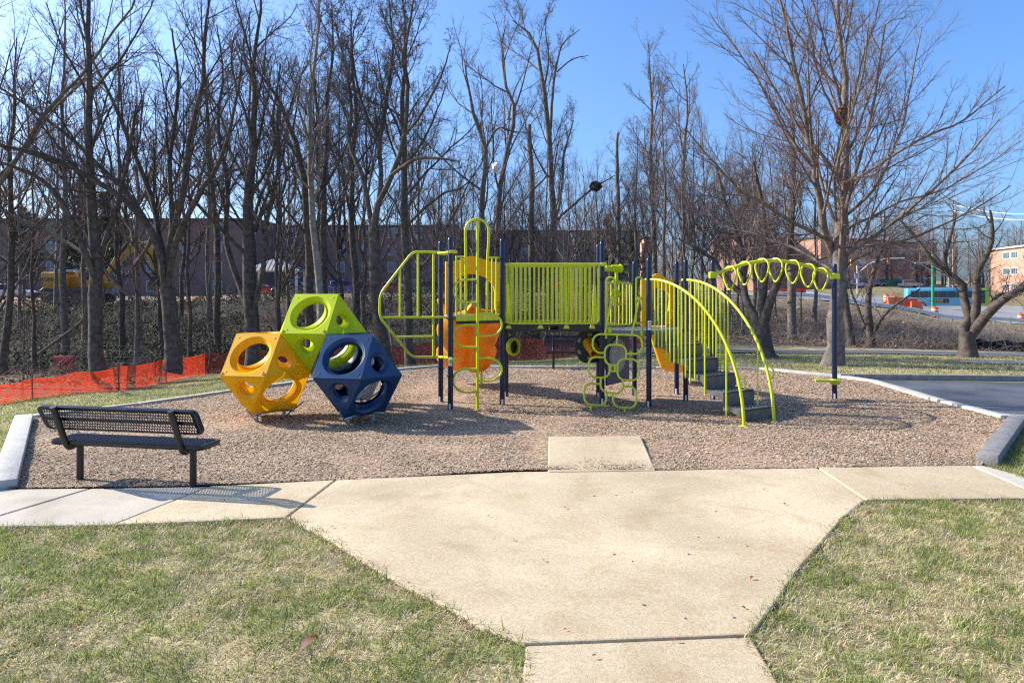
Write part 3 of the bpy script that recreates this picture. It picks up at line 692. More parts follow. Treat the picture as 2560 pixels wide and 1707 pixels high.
mb.prism(pr, .03, c+Vector((0,-.03,0)), Matrix.Rotation(R(90), 3, 'X')); mb.rbox(c+Vector((.05,-.04,-.18)), (.12,.03,.05), .012); mb.rbox(c+Vector((-.03,-.02,-.12)), (.04,.03,.2), .01)
mb.build('gear_toy', M['lime_plastic'], PS, bevel=.004)

# --- looped block climber in front of the right tower
def CP(x, y):
    px, py = 1300+x/3.41, 600+y/3.41; k = (py-HOR)/FOC; Yc = (10.87+.358*EYE)/(1+.358*k); return PP(px, py, Yc)
def rr(x0, y0, x1, y1, r, skew=0.0):
    P = []
    for cx, cy, a in ((x1-r, y0+r, -90), (x1-r, y1-r, 0), (x0+r, y1-r, 90), (x0+r, y0+r, 180)):
        for k in range(9): t = R(a+90*k/8); P.append((cx+r*math.cos(t), cy+r*math.sin(t)))
    out = []
    for i in range(len(P)):
        a, b = P[i], P[(i+1) % len(P)]; m_ = max(1, int(math.dist(a, b)/8))
        for k in range(m_): out.append((a[0]+(b[0]-a[0])*k/m_, a[1]+(b[1]-a[1])*k/m_+skew*((a[0]+(b[0]-a[0])*k/m_)-x0)))
    return out
boxes = [(620,800,1042,960,70,.03), (724,890,906,1064,62,.04), (586,995,764,1168,62,.04), (832,1012,1014,1192,62,.03), (688,1112,878,1298,62,.05), (548,1220,736,1402,62,.05), (794,1240,992,1425,62,.05)]
cuts = {0:[1], 1:[3], 2:[1], 3:[], 4:[2,3], 5:[4], 6:[4]}
def inside(p, b):
    x0, y0, x1, y1, r, sk = b; x = p[0]; y = p[1]-sk*(x-x0)
    if not (x0 < x < x1 and y0 < y < y1): return False
    dx = max(x0+r-x, x-(x1-r), 0); dy = max(y0+r-y, y-(y1-r), 0); return dx*dx+dy*dy < r*r
for i, b in enumerate(boxes):
    P = rr(*b); keep = [not any(inside(p, boxes[j]) for j in cuts[i]) for p in P]
    if all(keep): runs = [P+[P[0]]]
    else:
        s = next(k for k in range(len(P)) if keep[k] and not keep[k-1]); Q = [(P[(s+k) % len(P)], keep[(s+k) % len(P)]) for k in range(len(P))]
        runs = [[]]
        for p, kf in Q:
            if kf: runs[-1].append(p)
            elif runs[-1]: runs.append([])
        runs = [r_ for r_ in runs if len(r_) > 2]
    bars('climber_loop', [[CP(*p) for p in r_] for r_ in runs], .0168, n=10)
bars('climber_strut', [[CP(830,812), CP(822,893)], [CP(776,1066), CP(770,1114)], [CP(812,1066), CP(806,1116)]], .015)
for x0, y0, x1, y1 in ((605,1398,604,1478), (893,1425,893,1488)):
    a, b = CP(x0,y0), CP(x1,y1); bars('climber_foot', [[a, Vector((a.x, a.y-.01, -.08))]], .019)
for hx0, hx1 in ((735,808), (990,1043)):
    hp = [PP(1300+x/3.41, 600+y/3.41, 11.42) for x, y in ((hx0,318),(hx1,318),(hx1,720),(hx0,720))]
    ha = [PP(1300+x/3.41, 600+y/3.41, 11.42) for x, y in ((hx0 if hx0 < 900 else hx1, 840),(hx0 if hx0 < 900 else hx1,318),(hx1 if hx0 < 900 else hx0,318),(hx1 if hx0 < 900 else hx0,720),(hx0 if hx0 < 900 else hx1,700))]
    bars('grab_handle', [fillet(ha, .11, 7)], .0165, n=10)
bars('climber_link', [[PP(1300+780/3.41, 600+505/3.41, 11.40), CP(722,812)], [PP(1300+1015/3.41, 600+505/3.41, 11.40), CP(952,812)]], .0165)
mb = MB()
for x in (790, 1015): mb.rbox(PP(1300+x/3.41, 600+500/3.41, 11.40), (.10,.05,.06), .02)
mb.rbox(PP(1300+1040/3.41, 600+800/3.41, 11.38), (.07,.04,.12), .03); mb.rbox(PP(1300+765/3.41, 600+775/3.41, 11.38), (.07,.04,.14), .03); mb.build('handle_bracket', M['lime'], PS)

# --- play panels under the right tower
u = (PH-PE); u.z = 0; u.normalize(); nrm = Vector((u.y, -u.x, 0)); ax = Matrix((u, Vector((0,0,1)), nrm)).transposed()
base = PE+u*.10+Vector((.02,0,0)); wd = .86
mb = MB(); mb.prism([(0,.32),(wd,.32),(wd,1.16),(0,1.16)], .03, base-nrm*.015, ax); dp = mb.build('drum_panel', M['blue_plastic'], PS, bevel=.006)
mb = MB(); n = 36; cx, cz = wd*.44, .80
mb.prism([(cx+.30*math.cos(2*math.pi*i/n), cz+.30*math.sin(2*math.pi*i/n)) for i in range(n)], .03, base+nrm*.012, ax); mb.build('drum', M['grey_plastic'], dp, bevel=.008)
mb = MB()
for i in range(n): 
    a = 2*math.pi*i/n; mb.box(base+u*(cx+.275*math.cos(a))+Vector((0,0,cz+.275*math.sin(a)))+nrm*.0435, (.016,.016,.005), ax=ax)
mb.build('drum_lacing', M['ink'], dp)
c = Vector((1.30,12.28,.93)); mb = MB(); mb.prism([( .20*math.cos(t)+(.13 if math.cos(t) > 0 else 0), .29*math.sin(t)) for t in np.linspace(0, 2*math.pi, 40, endpoint=False)], .025, c, Matrix.Rotation(R(90), 3, 'X'))
tp = mb.build('tube_toy_panel', M['black'], PS, bevel=.006)
mb = MB()
for i in range(6):
    a = R(i*60+30)
    mb.box(c+Vector((.06+.17*math.cos(a)*1.25,-.028,.205*math.sin(a))), (.075,.004,.05), ax=Matrix.Rotation(-a+R(90), 3, 'Y'))
mb.build('panel_window', M['wood_grey'], tp)
mb = MB(); ax2 = Matrix.Rotation(R(16), 3, 'Z') @ Matrix.Rotation(R(118), 3, 'X')
mb.lathe([(.115,-.02),(.115,.06),(.103,.065),(.103,.13),(.110,.135),(.108,.20),(.098,.205),(.096,.27),(.104,.275),(.102,.34),(.085,.34),(.083,.1)], c+Vector((.05,-.02,.06)), 24, ax2)
mb.build('yellow_tube', M['yellow_plastic'], tp, smooth=40)
c = PD+Vector((.10,-.02,.92)); mb = MB(); axr = Matrix.Rotation(R(50), 3, 'Z') @ Matrix.Rotation(R(90), 3, 'X')
mb.lathe([(.115,0),(.155,0),(.160,.02),(.155,.07),(.120,.075),(.115,.05),(.115,0)], c, 28, axr); mb.build('bubble_ring', M['lime_plastic'], PS)
mb = MB(); mb.lathe([(0,.03),(.115,.03)], c, 28, axr); mb.build('ring_panel', M['black'], PS)

# --- arched stairs
FL, FR = Vector((3.20,9.66,0)), Vector((3.75,10.02,0))
S0a, S0b, S5a, S5b = Vector((3.30,9.93,0)), Vector((3.83,10.27,0)), Vector((2.30,11.22,0)), Vector((2.92,11.72,0))
for k in range(5):
    fa, fb = S0a.lerp(S5a, k/5), S0b.lerp(S5b, k/5); ga, gb = S0a.lerp(S5a, (k+1.12)/5), S0b.lerp(S5b, (k+1.12)/5); z = .21*(k+1)
    mb = MB(); P = [fa, fb, gb, ga]
    mb.add([lift(p, z) for p in P]+[lift(p, z-.03) for p in P], [(0,1,2,3),(7,6,5,4),(0,4,5,1),(1,5,6,2),(2,6,7,3),(3,7,4,0)])
    back = .03
    q1, q2 = fa.lerp(ga, .04), fb.lerp(gb, .04)
    mb.add([lift(fa, z-.004), lift(fb, z-.004), lift(fb, z-.205), lift(fa, z-.205), lift(q1, z-.03), lift(q2, z-.03), lift(q2, z-.205), lift(q1, z-.205)], [(3,2,1,0),(4,5,6,7),(0,4,7,3),(1,2,6,5),(2,3,7,6)])
    for e, g_ in ((fa, ga), (fb, gb)):    # curved cheek plates
        cp = [lift(e, z-.03), lift(e, z-.19), lift(e.lerp(g_, .10), z-.15), lift(e.lerp(g_, .28), z-.10), lift(e.lerp(g_, .6), z-.065), lift(g_, z-.055), lift(g_, z-.03)]
        nv = Vector((.6,-.0,0))*.012; mb.add(cp+[p+nv for p in cp], [tuple(range(6,-1,-1)), tuple(range(7,14))]+[(i, (i+1) % 7, 7+(i+1) % 7, 7+i) for i in range(7)])
    st = mb.build('step', M['tread'], PS, smooth=0, bevel=.005)
    nb = MB()
    for i in range(1, 9):
        for j in range(1, 5):
            p = fa.lerp(fb, i/9).lerp(ga.lerp(gb, i/9), j/5.5); nb.box((p.x, p.y, z+.003), (.034,.012,.008), R(35))
    nb.build('tread_grip', M['deck'], st)
def rail(p0, p1, pxs, zs, loop_s):
    d = p1-p0; L = d.length
    pos = lambda s: p0+d*s+Vector((0,0,2.085*math.sqrt(max(0, 1-s*s))))
    ts = [math.sin(a) for a in np.linspace(0, math.pi/2, 26)]
    pts = [p0+Vector((-.0,0,2.085))-d*.05]+[pos(s) for s in ts]+[lift(p1, -.02)]
    o = bars('handrail', [pts], .0225, n=12)
    mb = MB(); mb.lathe([(.055,0),(.055,.012),(.03,.02)], lift(p1, .02), 14); mb.build('foot_plate', M['lime'], o)
    sg = []
    for px, z in zip(pxs, zs):
        k = (px-1280)/FOC; s = (k*p0.y-p0.x)/(d.x-k*d.y); s = min(max(s, .02), .97); t = pos(s); sg.append([t, lift(t, z)])
    for g_ in sg: bars('baluster', [g_], .0125, parent=o)
    a, b = pos(loop_s), pos(min(.999, loop_s+.028)); hh = (a.z-b.z)
    zc = a.z-.09; x = a+Vector((.03,0,0)); 
    bars('grab_loop', [[(a.x, a.y, a.z), (a.x+.05,a.y-.02,a.z+.005), (a.x+.095,a.y-.03,a.z-.04), (a.x+.105,a.y-.03,a.z-.10), (a.x+.08,a.y-.03,a.z-.15), (a.x+.035,a.y-.02,a.z-.17)]], .0135, parent=o)
rail(PG, FL, [1637,1646,1655,1666,1675,1686,1696,1704,1714,1725,1737,1762,1816], [1.0,1.0,1.0,.79,.79,.79,.78,.77,.58,.5,.58,.36,.12], .945)
rail(PJ, FR, [1727,1738,1747,1756,1764,1773,1782,1791,1801,1811,1820,1894], [1.25,1.25,1.05,.84,.84,.63,.63,.62,.62,.61,.60,.18], .925)
mb = MB(); mb.prism([(0,0),(.9,0),(.9,.16),(0,.16)], .012, lift(S5a, 1.045), Matrix(((S5b-S5a).normalized(), Vector((0,0,1)), Vector((.62,-.78,0)))).transposed()); mb.build('riser_panel', M['tread'], PS)

# --- overhead ring ladder
arch = [Vector(((PX(x, 12.18)), 12.2-.05*i/7, PZ(y, 12.18))) for i, (x, y) in enumerate(((1779,688),(1825,672),(1862,660),(1905,652.5),(1947,652.5),(1990,658),(2039,672),(2090,692)))]
sm = []
for i in range(len(arch)-1):
    p0, p1, p2, p3 = arch[max(i-1,0)], arch[i], arch[i+1], arch[min(i+2,len(arch)-1)]
    for k in range(5):
        t = k/5; sm.append(.5*((2*p1)+(p2-p0)*t+(2*p0-5*p1+4*p2-p3)*t*t+(3*p1-p0-3*p2+p3)*t**3))
sm.append(arch[-1]); bars('overhead_beam', [sm], .030, n=12)
mb = MB(); mb.rbox((PK.x, PK.y, arch[0].z), (.13,.12,.12), .02); mb.build('beam_clamp', M['lime'], PS); mb = MB(); mb.rbox((PL.x+.01, PL.y, arch[-1].z+.01), (.13,.12,.10), .02); mb.build('beam_clamp', M['lime'], PS)
for x in (1825.5, 1864, 1902.5, 1940.5, 1978.5, 2015.5, 2051.5):
    j = min(range(len(sm)), key=lambda i_: abs(1280+FOC*sm[i_].x/sm[i_].y-x)); c = sm[j]; rd = Vector((math.sin(R(30)), -math.cos(R(30)), 0))
    sh = [(-.02,.035),(.05,.03),(.105,-.02),(.125,-.09),(.118,-.16),(.085,-.25),(.04,-.335),(0,-.362),(-.04,-.335),(-.085,-.25),(-.118,-.16),(-.125,-.09),(-.105,-.02),(-.05,.03)]
    P = [c+rd*(a*1.15)+Vector((0,0,b)) for a, b in sh]; out = []
    for i in range(len(P)):
        p0, p1, p2, p3 = P[i-1], P[i], P[(i+1) % len(P)], P[(i+2) % len(P)]
        for k in range(3):
            t = k/3; out.append(.5*((2*p1)+(p2-p0)*t+(2*p0-5*p1+4*p2-p3)*t*t+(3*p1-p0-3*p2+p3)*t**3))
    mb = MB(); mb.tube(out, .0165, 8, closed=True); mb.build('hanging_ring', M['lime'], PS, smooth=60)
mb = MB(); mb.rbox((PL.x-.13, PL.y-.02, .345), (.40,.16,.035), .012, R(-8)); mb.rbox((PL.x, PL.y, .325), (.14,.16,.10), .03); mb.build('foot_step', M['lime'], PS)

# ------------------------------------------------------------------ climbing cubes (cuboctahedra with round holes)
ca = .70; GC = Vector((-2.843, 10.525, 1.2815)); PHI = 229.0
PC_ = thing('climbing_cube_cluster', 'stack of hollow yellow, lime, navy and grey climbing cubes with round holes', 'climber', (-2.85, 10.4, 0))
def polyhedron(c, m, lab, legs):
    c = Vector(c); h = ca*math.sqrt(2/3); t = ca/math.sqrt(3); gap = .004
    Ev = [Vector((ca*math.cos(R(PHI+60*k)), ca*math.sin(R(PHI+60*k)), 0)) for k in range(6)]
    Tv = [Vector((t*math.cos(R(PHI+90+120*k)), t*math.sin(R(PHI+90+120*k)), h)) for k in range(3)]
    Bv = [Vector((t*math.cos(R(PHI+30+120*k)), t*math.sin(R(PHI+30+120*k)), -h)) for k in range(3)]
    up = lambda v: v+Vector((0,0,gap)); dn = lambda v: v-Vector((0,0,gap))
    faces = [Tv, Bv[::-1]]
    # upper squares above edges (0,1),(2,3),(4,5); lower squares below (1,2),(3,4),(5,0)
    ang = lambda v: math.degrees(math.atan2(v.y, v.x)) % 360
    near = lambda L, a: min(L, key=lambda v: min((ang(v)-a) % 360, (a-ang(v)) % 360))
    for e in (0, 2, 4):
        mid = (PHI+60*e+30) % 360
        faces.append([up(Ev[e]), up(Ev[(e+1) % 6]), near(Tv, (mid+60) % 360), near(Tv, (mid-60) % 360)])
        mid2 = (PHI+60*(e+1)+30) % 360
        faces.append([up(Ev[(e+1) % 6]), up(Ev[(e+2) % 6]), near(Tv, mid2)])
        faces.append([dn(Ev[(e+1) % 6]), dn(Ev[(e+2) % 6]), near(Bv, (mid2+60) % 360), near(Bv, (mid2-60) % 360)][::-1])
        faces.append([dn(Ev[e]), dn(Ev[(e+1) % 6]), near(Bv, mid)][::-1])
    mb = MB(); bolts = MB(); slots = MB(); NS = 48
    for f in faces:
        ce = sum(f, Vector())/len(f); nr = (f[1]-f[0]).cross(f[2]-f[1]).normalized()
        if nr.dot(ce) < 0: nr = -nr; f = f[::-1]
        n = len(f); per = []
        for i in range(n):
            a, b = f[i], f[(i+1) % n]
            for k in range(NS//n): per.append(a.lerp(b, k/(NS//n)))
        sq = n == 4; ro = (.425 if sq else .215)*ca; ri = (.365 if sq else .155)*ca
        rings = [[c+p*1-nr*.012 for p in per], [c+ce+(p-ce)*.984 for p in per]]
        dirs = [((p-ce)-nr*(p-ce).dot(nr)).normalized() for p in per]
        for rad, dep in ((ro*1.02, 0), (ro*.985, -.006), ((ro+ri)/2*1.01, -.026), (ri*1.03, -.036), (ri, -.05), (ri*.99, -.115), (ri*1.06, -.125)):
            rings.append([c+ce+d*rad+nr*dep for d in dirs])
        vs = [p for rg in rings for p in rg]
        fs = [(i*NS+k, i*NS+(k+1) % NS, (i+1)*NS+(k+1) % NS, (i+1)*NS+k) for i in range(len(rings)-1) for k in range(NS)]
        mb.add(vs, fs)
        if sq:
            e1 = (f[1]-f[0]).normalized(); e2 = nr.cross(e1); axm = Matrix((e1, e2, nr)).transposed(); lowz = min(v.z for v in f)
            for v in f:
                p = c+ce+(v-ce)*.80; bolts.lathe([(.016,-.001),(.016,.003),(.011,.0045),(.0,.002)], p, 10, axm)
                if abs(v.z-(lowz if ce.z > 0 else max(q_.z for q_ in f))) < .01 and ce.z > 0:
                    dv = (v-ce).normalized(); sv = nr.cross(dv); pz = c+ce+(v-ce)*.905
                    slots.add([pz+dv*.035+nr*.003, pz-dv*.02+sv*.028+nr*.003, pz-dv*.02-sv*.028+nr*.003], [(0,1,2)])
    o = mb.build('climbing_cube', m, PC_, smooth=28); o['label'] = lab
    bolts.build('bolts', m, o); slots.build('grooves', M['ink'], o)
    if legs:
        lg = MB()
        for b in Bv:
            p = c+b*.62; p.z = c.z-h; lg.tube([(p.x,p.y,-.1),(p.x,p.y,p.z+.03)], .026, 10)
            q_ = c+b*.98; lg.tube([(p.x,p.y,.03),(q_.x+b.x*.35,q_.y+b.y*.35,p.z+.12)], .012, 8)
        lo = (Bv[0]+Bv[1]+Bv[2])/3
        for i in range(3):
            a, b = c+Bv[i]*.96, c+Bv[(i+1) % 3]*.96; pts = [a.lerp(b, k/10)+Vector((0,0,-.03+.05*math.sin(math.pi*k/10))) for k in range(11)]
            lg.tube(pts, [.02+.012*math.sin(math.pi*k/10) for k in range(11)], 8)
        lg.build('support_legs', M['steel'], o)
off = lambda a: Vector((1.1547*ca*math.cos(R(PHI+a)), 1.1547*ca*math.sin(R(PHI+a)), -ca*math.sqrt(2/3)))
polyhedron(GC, M['lime_plastic'], 'lime green climbing cube on top of the others', False)
polyhedron(GC+off(-30), M['yellow_plastic'], 'yellow climbing cube with round holes', True)
polyhedron(GC+off(90), M['blue_plastic'], 'navy blue climbing cube with round holes', True)
polyhedron(GC+off(210), M['grey_plastic'], 'light grey climbing cube behind the navy one', True)

# ------------------------------------------------------------------ perforated benches
def perf(mb, u0, u1, v0, v1, fn, pitch=.0275, hr=.0112):
    nu = int((u1-u0)/pitch); nv = int((v1-v0)/(pitch*.9)); pu = (u1-u0)/nu; pv = (v1-v0)/nv
    for j in range(nv):
        for i in range(nu):
            sh = .5 if j % 2 else 0
            if i+sh+1 > nu: continue
            cu = u0+(i+.5+sh)*pu; cv = v0+(j+.5)*pv; P = []
            for k in range(8):
                a = R(45*k); dx = max(-1, min(1, 1.5*math.cos(a))); dy = max(-1, min(1, 1.5*math.sin(a))); P.append(fn(cu+dx*pu/2, cv+dy*pv/2))
            H_ = [fn(cu+hr*math.cos(R(45*k)), cv+hr*math.sin(R(45*k))) for k in range(8)]
            mb.add(P+H_, [(k, (k+1) % 8, 8+(k+1) % 8, 8+k) for k in range(8)])
def bench(label, loc, rz):
    """local frame: x along the bench, +y the way a sitter faces, origin between the legs"""
    b = thing('park_bench', label, 'bench', (0,0,0), 'black perforated benches by the playground')
    bl = lambda v: -.165-.125*(v-.55)/.23
    P = MB(); fn = lambda u_, v_: (u_, bl(v_), v_)
    perf(P, -.79, .79, .572, .768, fn)
    bk = P.build('backrest', M['bench'], b, smooth=0); s_ = bk.modifiers.new('t', 'SOLIDIFY'); s_.thickness = .004; s_.offset = 0
    P = MB(); out = fillet([(-.84,bl(.555),.555),(.84,bl(.555),.555),(.84,bl(.788),.788),(-.84,bl(.788),.788)], .06, 6, True); inn = fillet([(-.79,bl(.572),.572),(.79,bl(.572),.572),(.79,bl(.768),.768),(-.79,bl(.768),.768)], .03, 6, True)
    n = len(out); vs = [Vector(p) for p in out]+[Vector(p) for p in inn]; lip = [Vector(p)+Vector((0,.035,.012)) for p in out]
    P.add(vs+lip, [(i, (i+1) % n, n+(i+1) % n, n+i) for i in range(n)]+[(i, (i+1) % n, 2*n+(i+1) % n, 2*n+i) for i in range(n)])
    P.box((0, bl(.67)+.004, .67), (1.60,.010,.022)); r_ = P.build('backrest_rim', M['bench'], bk); s_ = r_.modifiers.new('t', 'SOLIDIFY'); s_.thickness = .006
    P = MB(); fs_ = lambda u_, v_: (u_, v_, .452)
    perf(P, -.78, .78, -.135, .135, fs_); st = P.build('seat', M['bench'], b, smooth=0); s_ = st.modifiers.new('t', 'SOLIDIFY'); s_.thickness = .004; s_.offset = 0
    P = MB(); out = fillet([(-.82,-.165,.45),(.82,-.165,.45),(.82,.165,.45),(-.82,.165,.45)], .07, 6, True); inn = fillet([(-.78,-.135,.452),(.78,-.135,.452),(.78,.135,.452),(-.78,.135,.452)], .02, 6, True); n = len(out)
    lip = [Vector(p)-Vector((0,0,.042)) for p in out]
    P.add([Vector(p) for p in out]+[Vector(p) for p in inn]+lip, [(i, (i+1) % n, n+(i+1) % n, n+i) for i in range(n)]+[(i, (i+1) % n, 2*n+(i+1) % n, 2*n+i) for i in range(n)])
    r_ = P.build('seat_rim', M['bench'], st); s_ = r_.modifiers.new('t', 'SOLIDIFY'); s_.thickness = .006
    for x in (-.62, .62):
        P = MB(); P.tube(fillet([(x,.11,.42),(x,-.02,.40),(x,-.145,.365),(x,-.215,.52),(x,-.325,.80)], .10, 7), .030, 12); P.build('back_support', M['black'], b, smooth=50)
        P = MB(); P.tube([(x,.0,-.1),(x,.0,.41)], .032, 14); lg = P.build('leg', M['black'], b, smooth=50)
    b.location = loc; b.rotation_euler = (0, 0, rz); return b
b1 = bench('black perforated bench beside the front path, seen from behind', (-3.655, 6.80, 0), R(-10.5))
b2 = dup(b1, (PX(1447,17.0), 16.95, 0), R(178), label='black perforated bench behind the bridge, facing the camera')
# ------------------------------------------------------------------ bare winter trees
def norm(v): return v/np.maximum(np.linalg.norm(v, axis=-1, keepdims=True), 1e-9)
def tubes(Ps, Rs, S):
    """Ps (N,K,3), Rs (N,K) -> verts, quads"""
    N, K, _ = Ps.shape
    T = np.empty_like(Ps); T[:, 1:-1] = Ps[:, 2:]-Ps[:, :-2]; T[:, 0] = Ps[:, 1]-Ps[:, 0]; T[:, -1] = Ps[:, -1]-Ps[:, -2]; T = norm(T)
    ref = np.where(np.abs(T[:, :1, 2:3]) < .85, np.array([0,0,1.0]), np.array([1.0,.2,0])); ref = np.broadcast_to(ref, T.shape)
    u = norm(np.cross(T, ref)); w = np.cross(T, u); a = 2*np.pi*np.arange(S)/S
    V = Ps[:, :, None]+Rs[:, :, None, None]*(u[:, :, None]*np.cos(a)[None, None, :, None]+w[:, :, None]*np.sin(a)[None, None, :, None])
    b = (np.arange(N)*K*S)[:, None, None]; i = (np.arange(K-1)*S)[None, :, None]; k = np.arange(S)[None, None]; k2 = (k+1) % S
    F = np.stack([b+i+k, b+i+k2, b+i+S+k2, b+i+S+k], -1).reshape(-1, 4)
    return V.reshape(-1, 3), F
def grow(r, P, Rr, L, n, t0, t1, ang, angsd, ratio, fall, rr, K, curv, trop, tip=.35, minL=.0, maxr=None, lenabs=None, ratiomin=.25):
    N, K1, _ = P.shape; par = np.repeat(np.arange(N), n)
    st = (np.tile(np.arange(n), N)+r.random(N*n))/n; t = t0+(t1-t0)*st
    f = t*(K1-1); i = np.clip(f.astype(int), 0, K1-2); fr = (f-i)[:, None]
    p = P[par, i]*(1-fr)+P[par, i+1]*fr; tg = norm(P[par, i+1]-P[par, i]); rp = Rr[par, i]*(1-fr[:, 0])+Rr[par, i+1]*fr[:, 0]
    az = np.tile(np.arange(n), N)*2.399+np.repeat(r.random(N)*6.28, n)+r.normal(0, .5, N*n)
    ref = np.where(np.abs(tg[:, 2:3]) < .9, np.array([0,0,1.0]), np.array([1.0,0,0])); u = norm(np.cross(tg, ref)); w = np.cross(tg, u)
    a = np.clip(r.normal(ang, angsd, N*n), .12, 1.7)[:, None]
    d = norm(tg*np.cos(a)+(u*np.cos(az)[:, None]+w*np.sin(az)[:, None])*np.sin(a))
    Lc = L[par]*ratio*np.maximum(1-fall*(t-t0)/(t1-t0+1e-6), ratiomin)*r.uniform(.65, 1.2, N*n)
    rc = np.minimum(rp*rr, Lc*.0135+.0022)
    ok = (Lc > minL) & (r.random(N*n) < (np.clip((L[par]/L.max())*1.6, .3, 1) if N < 40 else np.clip(L[par]/L.mean()*1.2, .4, 1))); p, d, Lc, rc = p[ok], d[ok], Lc[ok], rc[ok]; n2 = len(p)
    pts = [p]; dd = d
    for k in range(K):
        dd = norm(dd+r.normal(0, curv, (n2, 3))+np.array([0,0,trop])); pts.append(pts[-1]+dd*(Lc/K)[:, None])
    Q = np.stack(pts, 1); rad = rc[:, None]*np.linspace(1, tip, K+1)[None]
    return Q, rad, Lc
def resample(pts, rad, K):
    pts = np.array(pts, float); rad = np.array(rad, float); d = np.concatenate([[0], np.cumsum(np.linalg.norm(np.diff(pts, axis=0), axis=1))]); 
    n = len(pts); t = np.linspace(0, d[-1], K)
    # Catmull-Rom through the points
    j = np.clip(np.searchsorted(d, t, 'right')-1, 0, n-2); f = ((t-d[j])/(d[j+1]-d[j]))[:, None]
    p0 = pts[np.maximum(j-1, 0)]; p1 = pts[j]; p2 = pts[j+1]; p3 = pts[np.minimum(j+2, n-1)]
    q = .5*((2*p1)+(p2-p0)*f+(2*p0-5*p1+4*p2-p3)*f**2+(3*p1-p0-3*p2+p3)*f**3)
    return q, np.interp(t, d, rad), d[-1]
DM = 1.0
def tree_mesh(seed, stems, levels, name, bark, twig, buds=0.0, limbs_on_trunk=True, scaleK=14, flare=1.5):
    """stems: explicit (points, radii) polylines; levels: kwargs for each branching level"""
    r = np.random.default_rng(seed); tv, tf, cv, cf = [], [], [], []; nt_, nc = 0, 0
    S0 = [resample(p, q, scaleK) for p, q in stems]
    P = np.stack([s[0] for s in S0]); Rr = np.stack([s[1] for s in S0]); L = np.array([s[2] for s in S0])
    wob = np.cumsum(r.normal(0, .012, P.shape), 1); wob[:, 0] = 0; P = P+wob*L[:, None, None]*.25
    R2 = Rr.copy(); 
    V, F = tubes(P, R2, 11); tv.append(V); tf.append(F); nt_ += len(V)
    for li, kw in enumerate(levels):
        kw = dict(kw); S = kw.pop('S', 4); dest = kw.pop('part', 'crown'); kw['n'] = int(round(kw['n']*(DM if li < 3 else DM)))
        P, Rr, L = grow(r, P, Rr, L, **kw); V, F = tubes(P, Rr, S)
        if dest == 'trunk': tv.append(V); tf.append(F+nt_); nt_ += len(V)
        else: cv.append(V); cf.append(F+nc); nc += len(V)
    if buds:
        k = r.random(len(P)) < buds; p = P[k, -1]; n = len(p); s = r.uniform(.010, .020, (n, 1)); a = norm(r.normal(0, 1, (n, 3))); b = norm(np.cross(a, r.normal(0, 1, (n, 3))))
        V = np.stack([p-a*s, p+b*s, p+a*s, p-b*s], 1).reshape(-1, 3); F = np.arange(4*n).reshape(-1, 4); cv.append(V); cf.append(F+nc); nc += len(V)
    return (np.concatenate(tv), np.concatenate(tf), np.concatenate(cv), np.concatenate(cf), bark, twig)
def tree_obj(name, tm, loc, label, cat='tree', group=None, rz=0, sc=1.0):
    tv, tf, cv, cf, bark, twig = tm; t = thing(name, label, cat, (0,0,0), group)
    np_mesh('trunk', tv, tf, M[bark], t, smooth=True); np_mesh('crown', cv, cf, M[twig], t, smooth=True)
    t.location = loc; t.rotation_euler = (0, 0, rz); t.scale = (sc,)*3; return t
def straight(seed, H, r0, lean=.03, K=10, fork=None):
    r = np.random.default_rng(seed); z = np.linspace(0, H, K); x = np.cumsum(r.normal(0, lean, K))*H/K*.6; y = np.cumsum(r.normal(0, lean, K))*H/K*.6; x -= x[0]; y -= y[0]
    rad = r0*(1-.88*(z/H)**.9); rad[0] *= 1.35
    pts = np.stack([x, y, z], 1); pts[0, 2] = -.3; return pts, rad
def lv(n1=16, n2=8, n3=7, n4=5, t0=.3, ang=.75, ratio=.30, fall=.55, trop=.06, curv=.09, n5=3):
    out = [dict(n=n1, t0=t0, t1=.98, ang=ang, angsd=.15, ratio=ratio, fall=fall, rr=.55, K=9, curv=curv, trop=trop, S=5, part='trunk'),
           dict(n=n2, t0=.18, t1=.98, ang=.65, angsd=.18, ratio=.44, fall=.5, rr=.6, K=6, curv=.11, trop=.05, S=3),
           dict(n=n3+1, t0=.12, t1=.98, ang=.65, angsd=.2, ratio=.46, fall=.4, rr=.7, K=4, curv=.12, trop=.04, S=3),
           dict(n=n4+1, t0=.12, t1=1, ang=.65, angsd=.25, ratio=.5, fall=.4, rr=.75, K=2, curv=.12, trop=.03, S=3)]
    if n5: out.append(dict(n=n5, t0=.2, t1=1, ang=.6, angsd=.25, ratio=.55, fall=.3, rr=.85, K=2, curv=.1, trop=.02, S=3))
    return out
def px_stem(px, base, Y, f=1.0):
    """photo polyline (px, py, radius[, dy]) -> local stem points around the base"""
    P = []; Rr = []
    for q_ in px:
        y = Y+(q_[3] if len(q_) > 3 else 0); p = PP(q_[0], q_[1], y)-base; P.append(p); Rr.append(q_[2]*f)
    return P, Rr

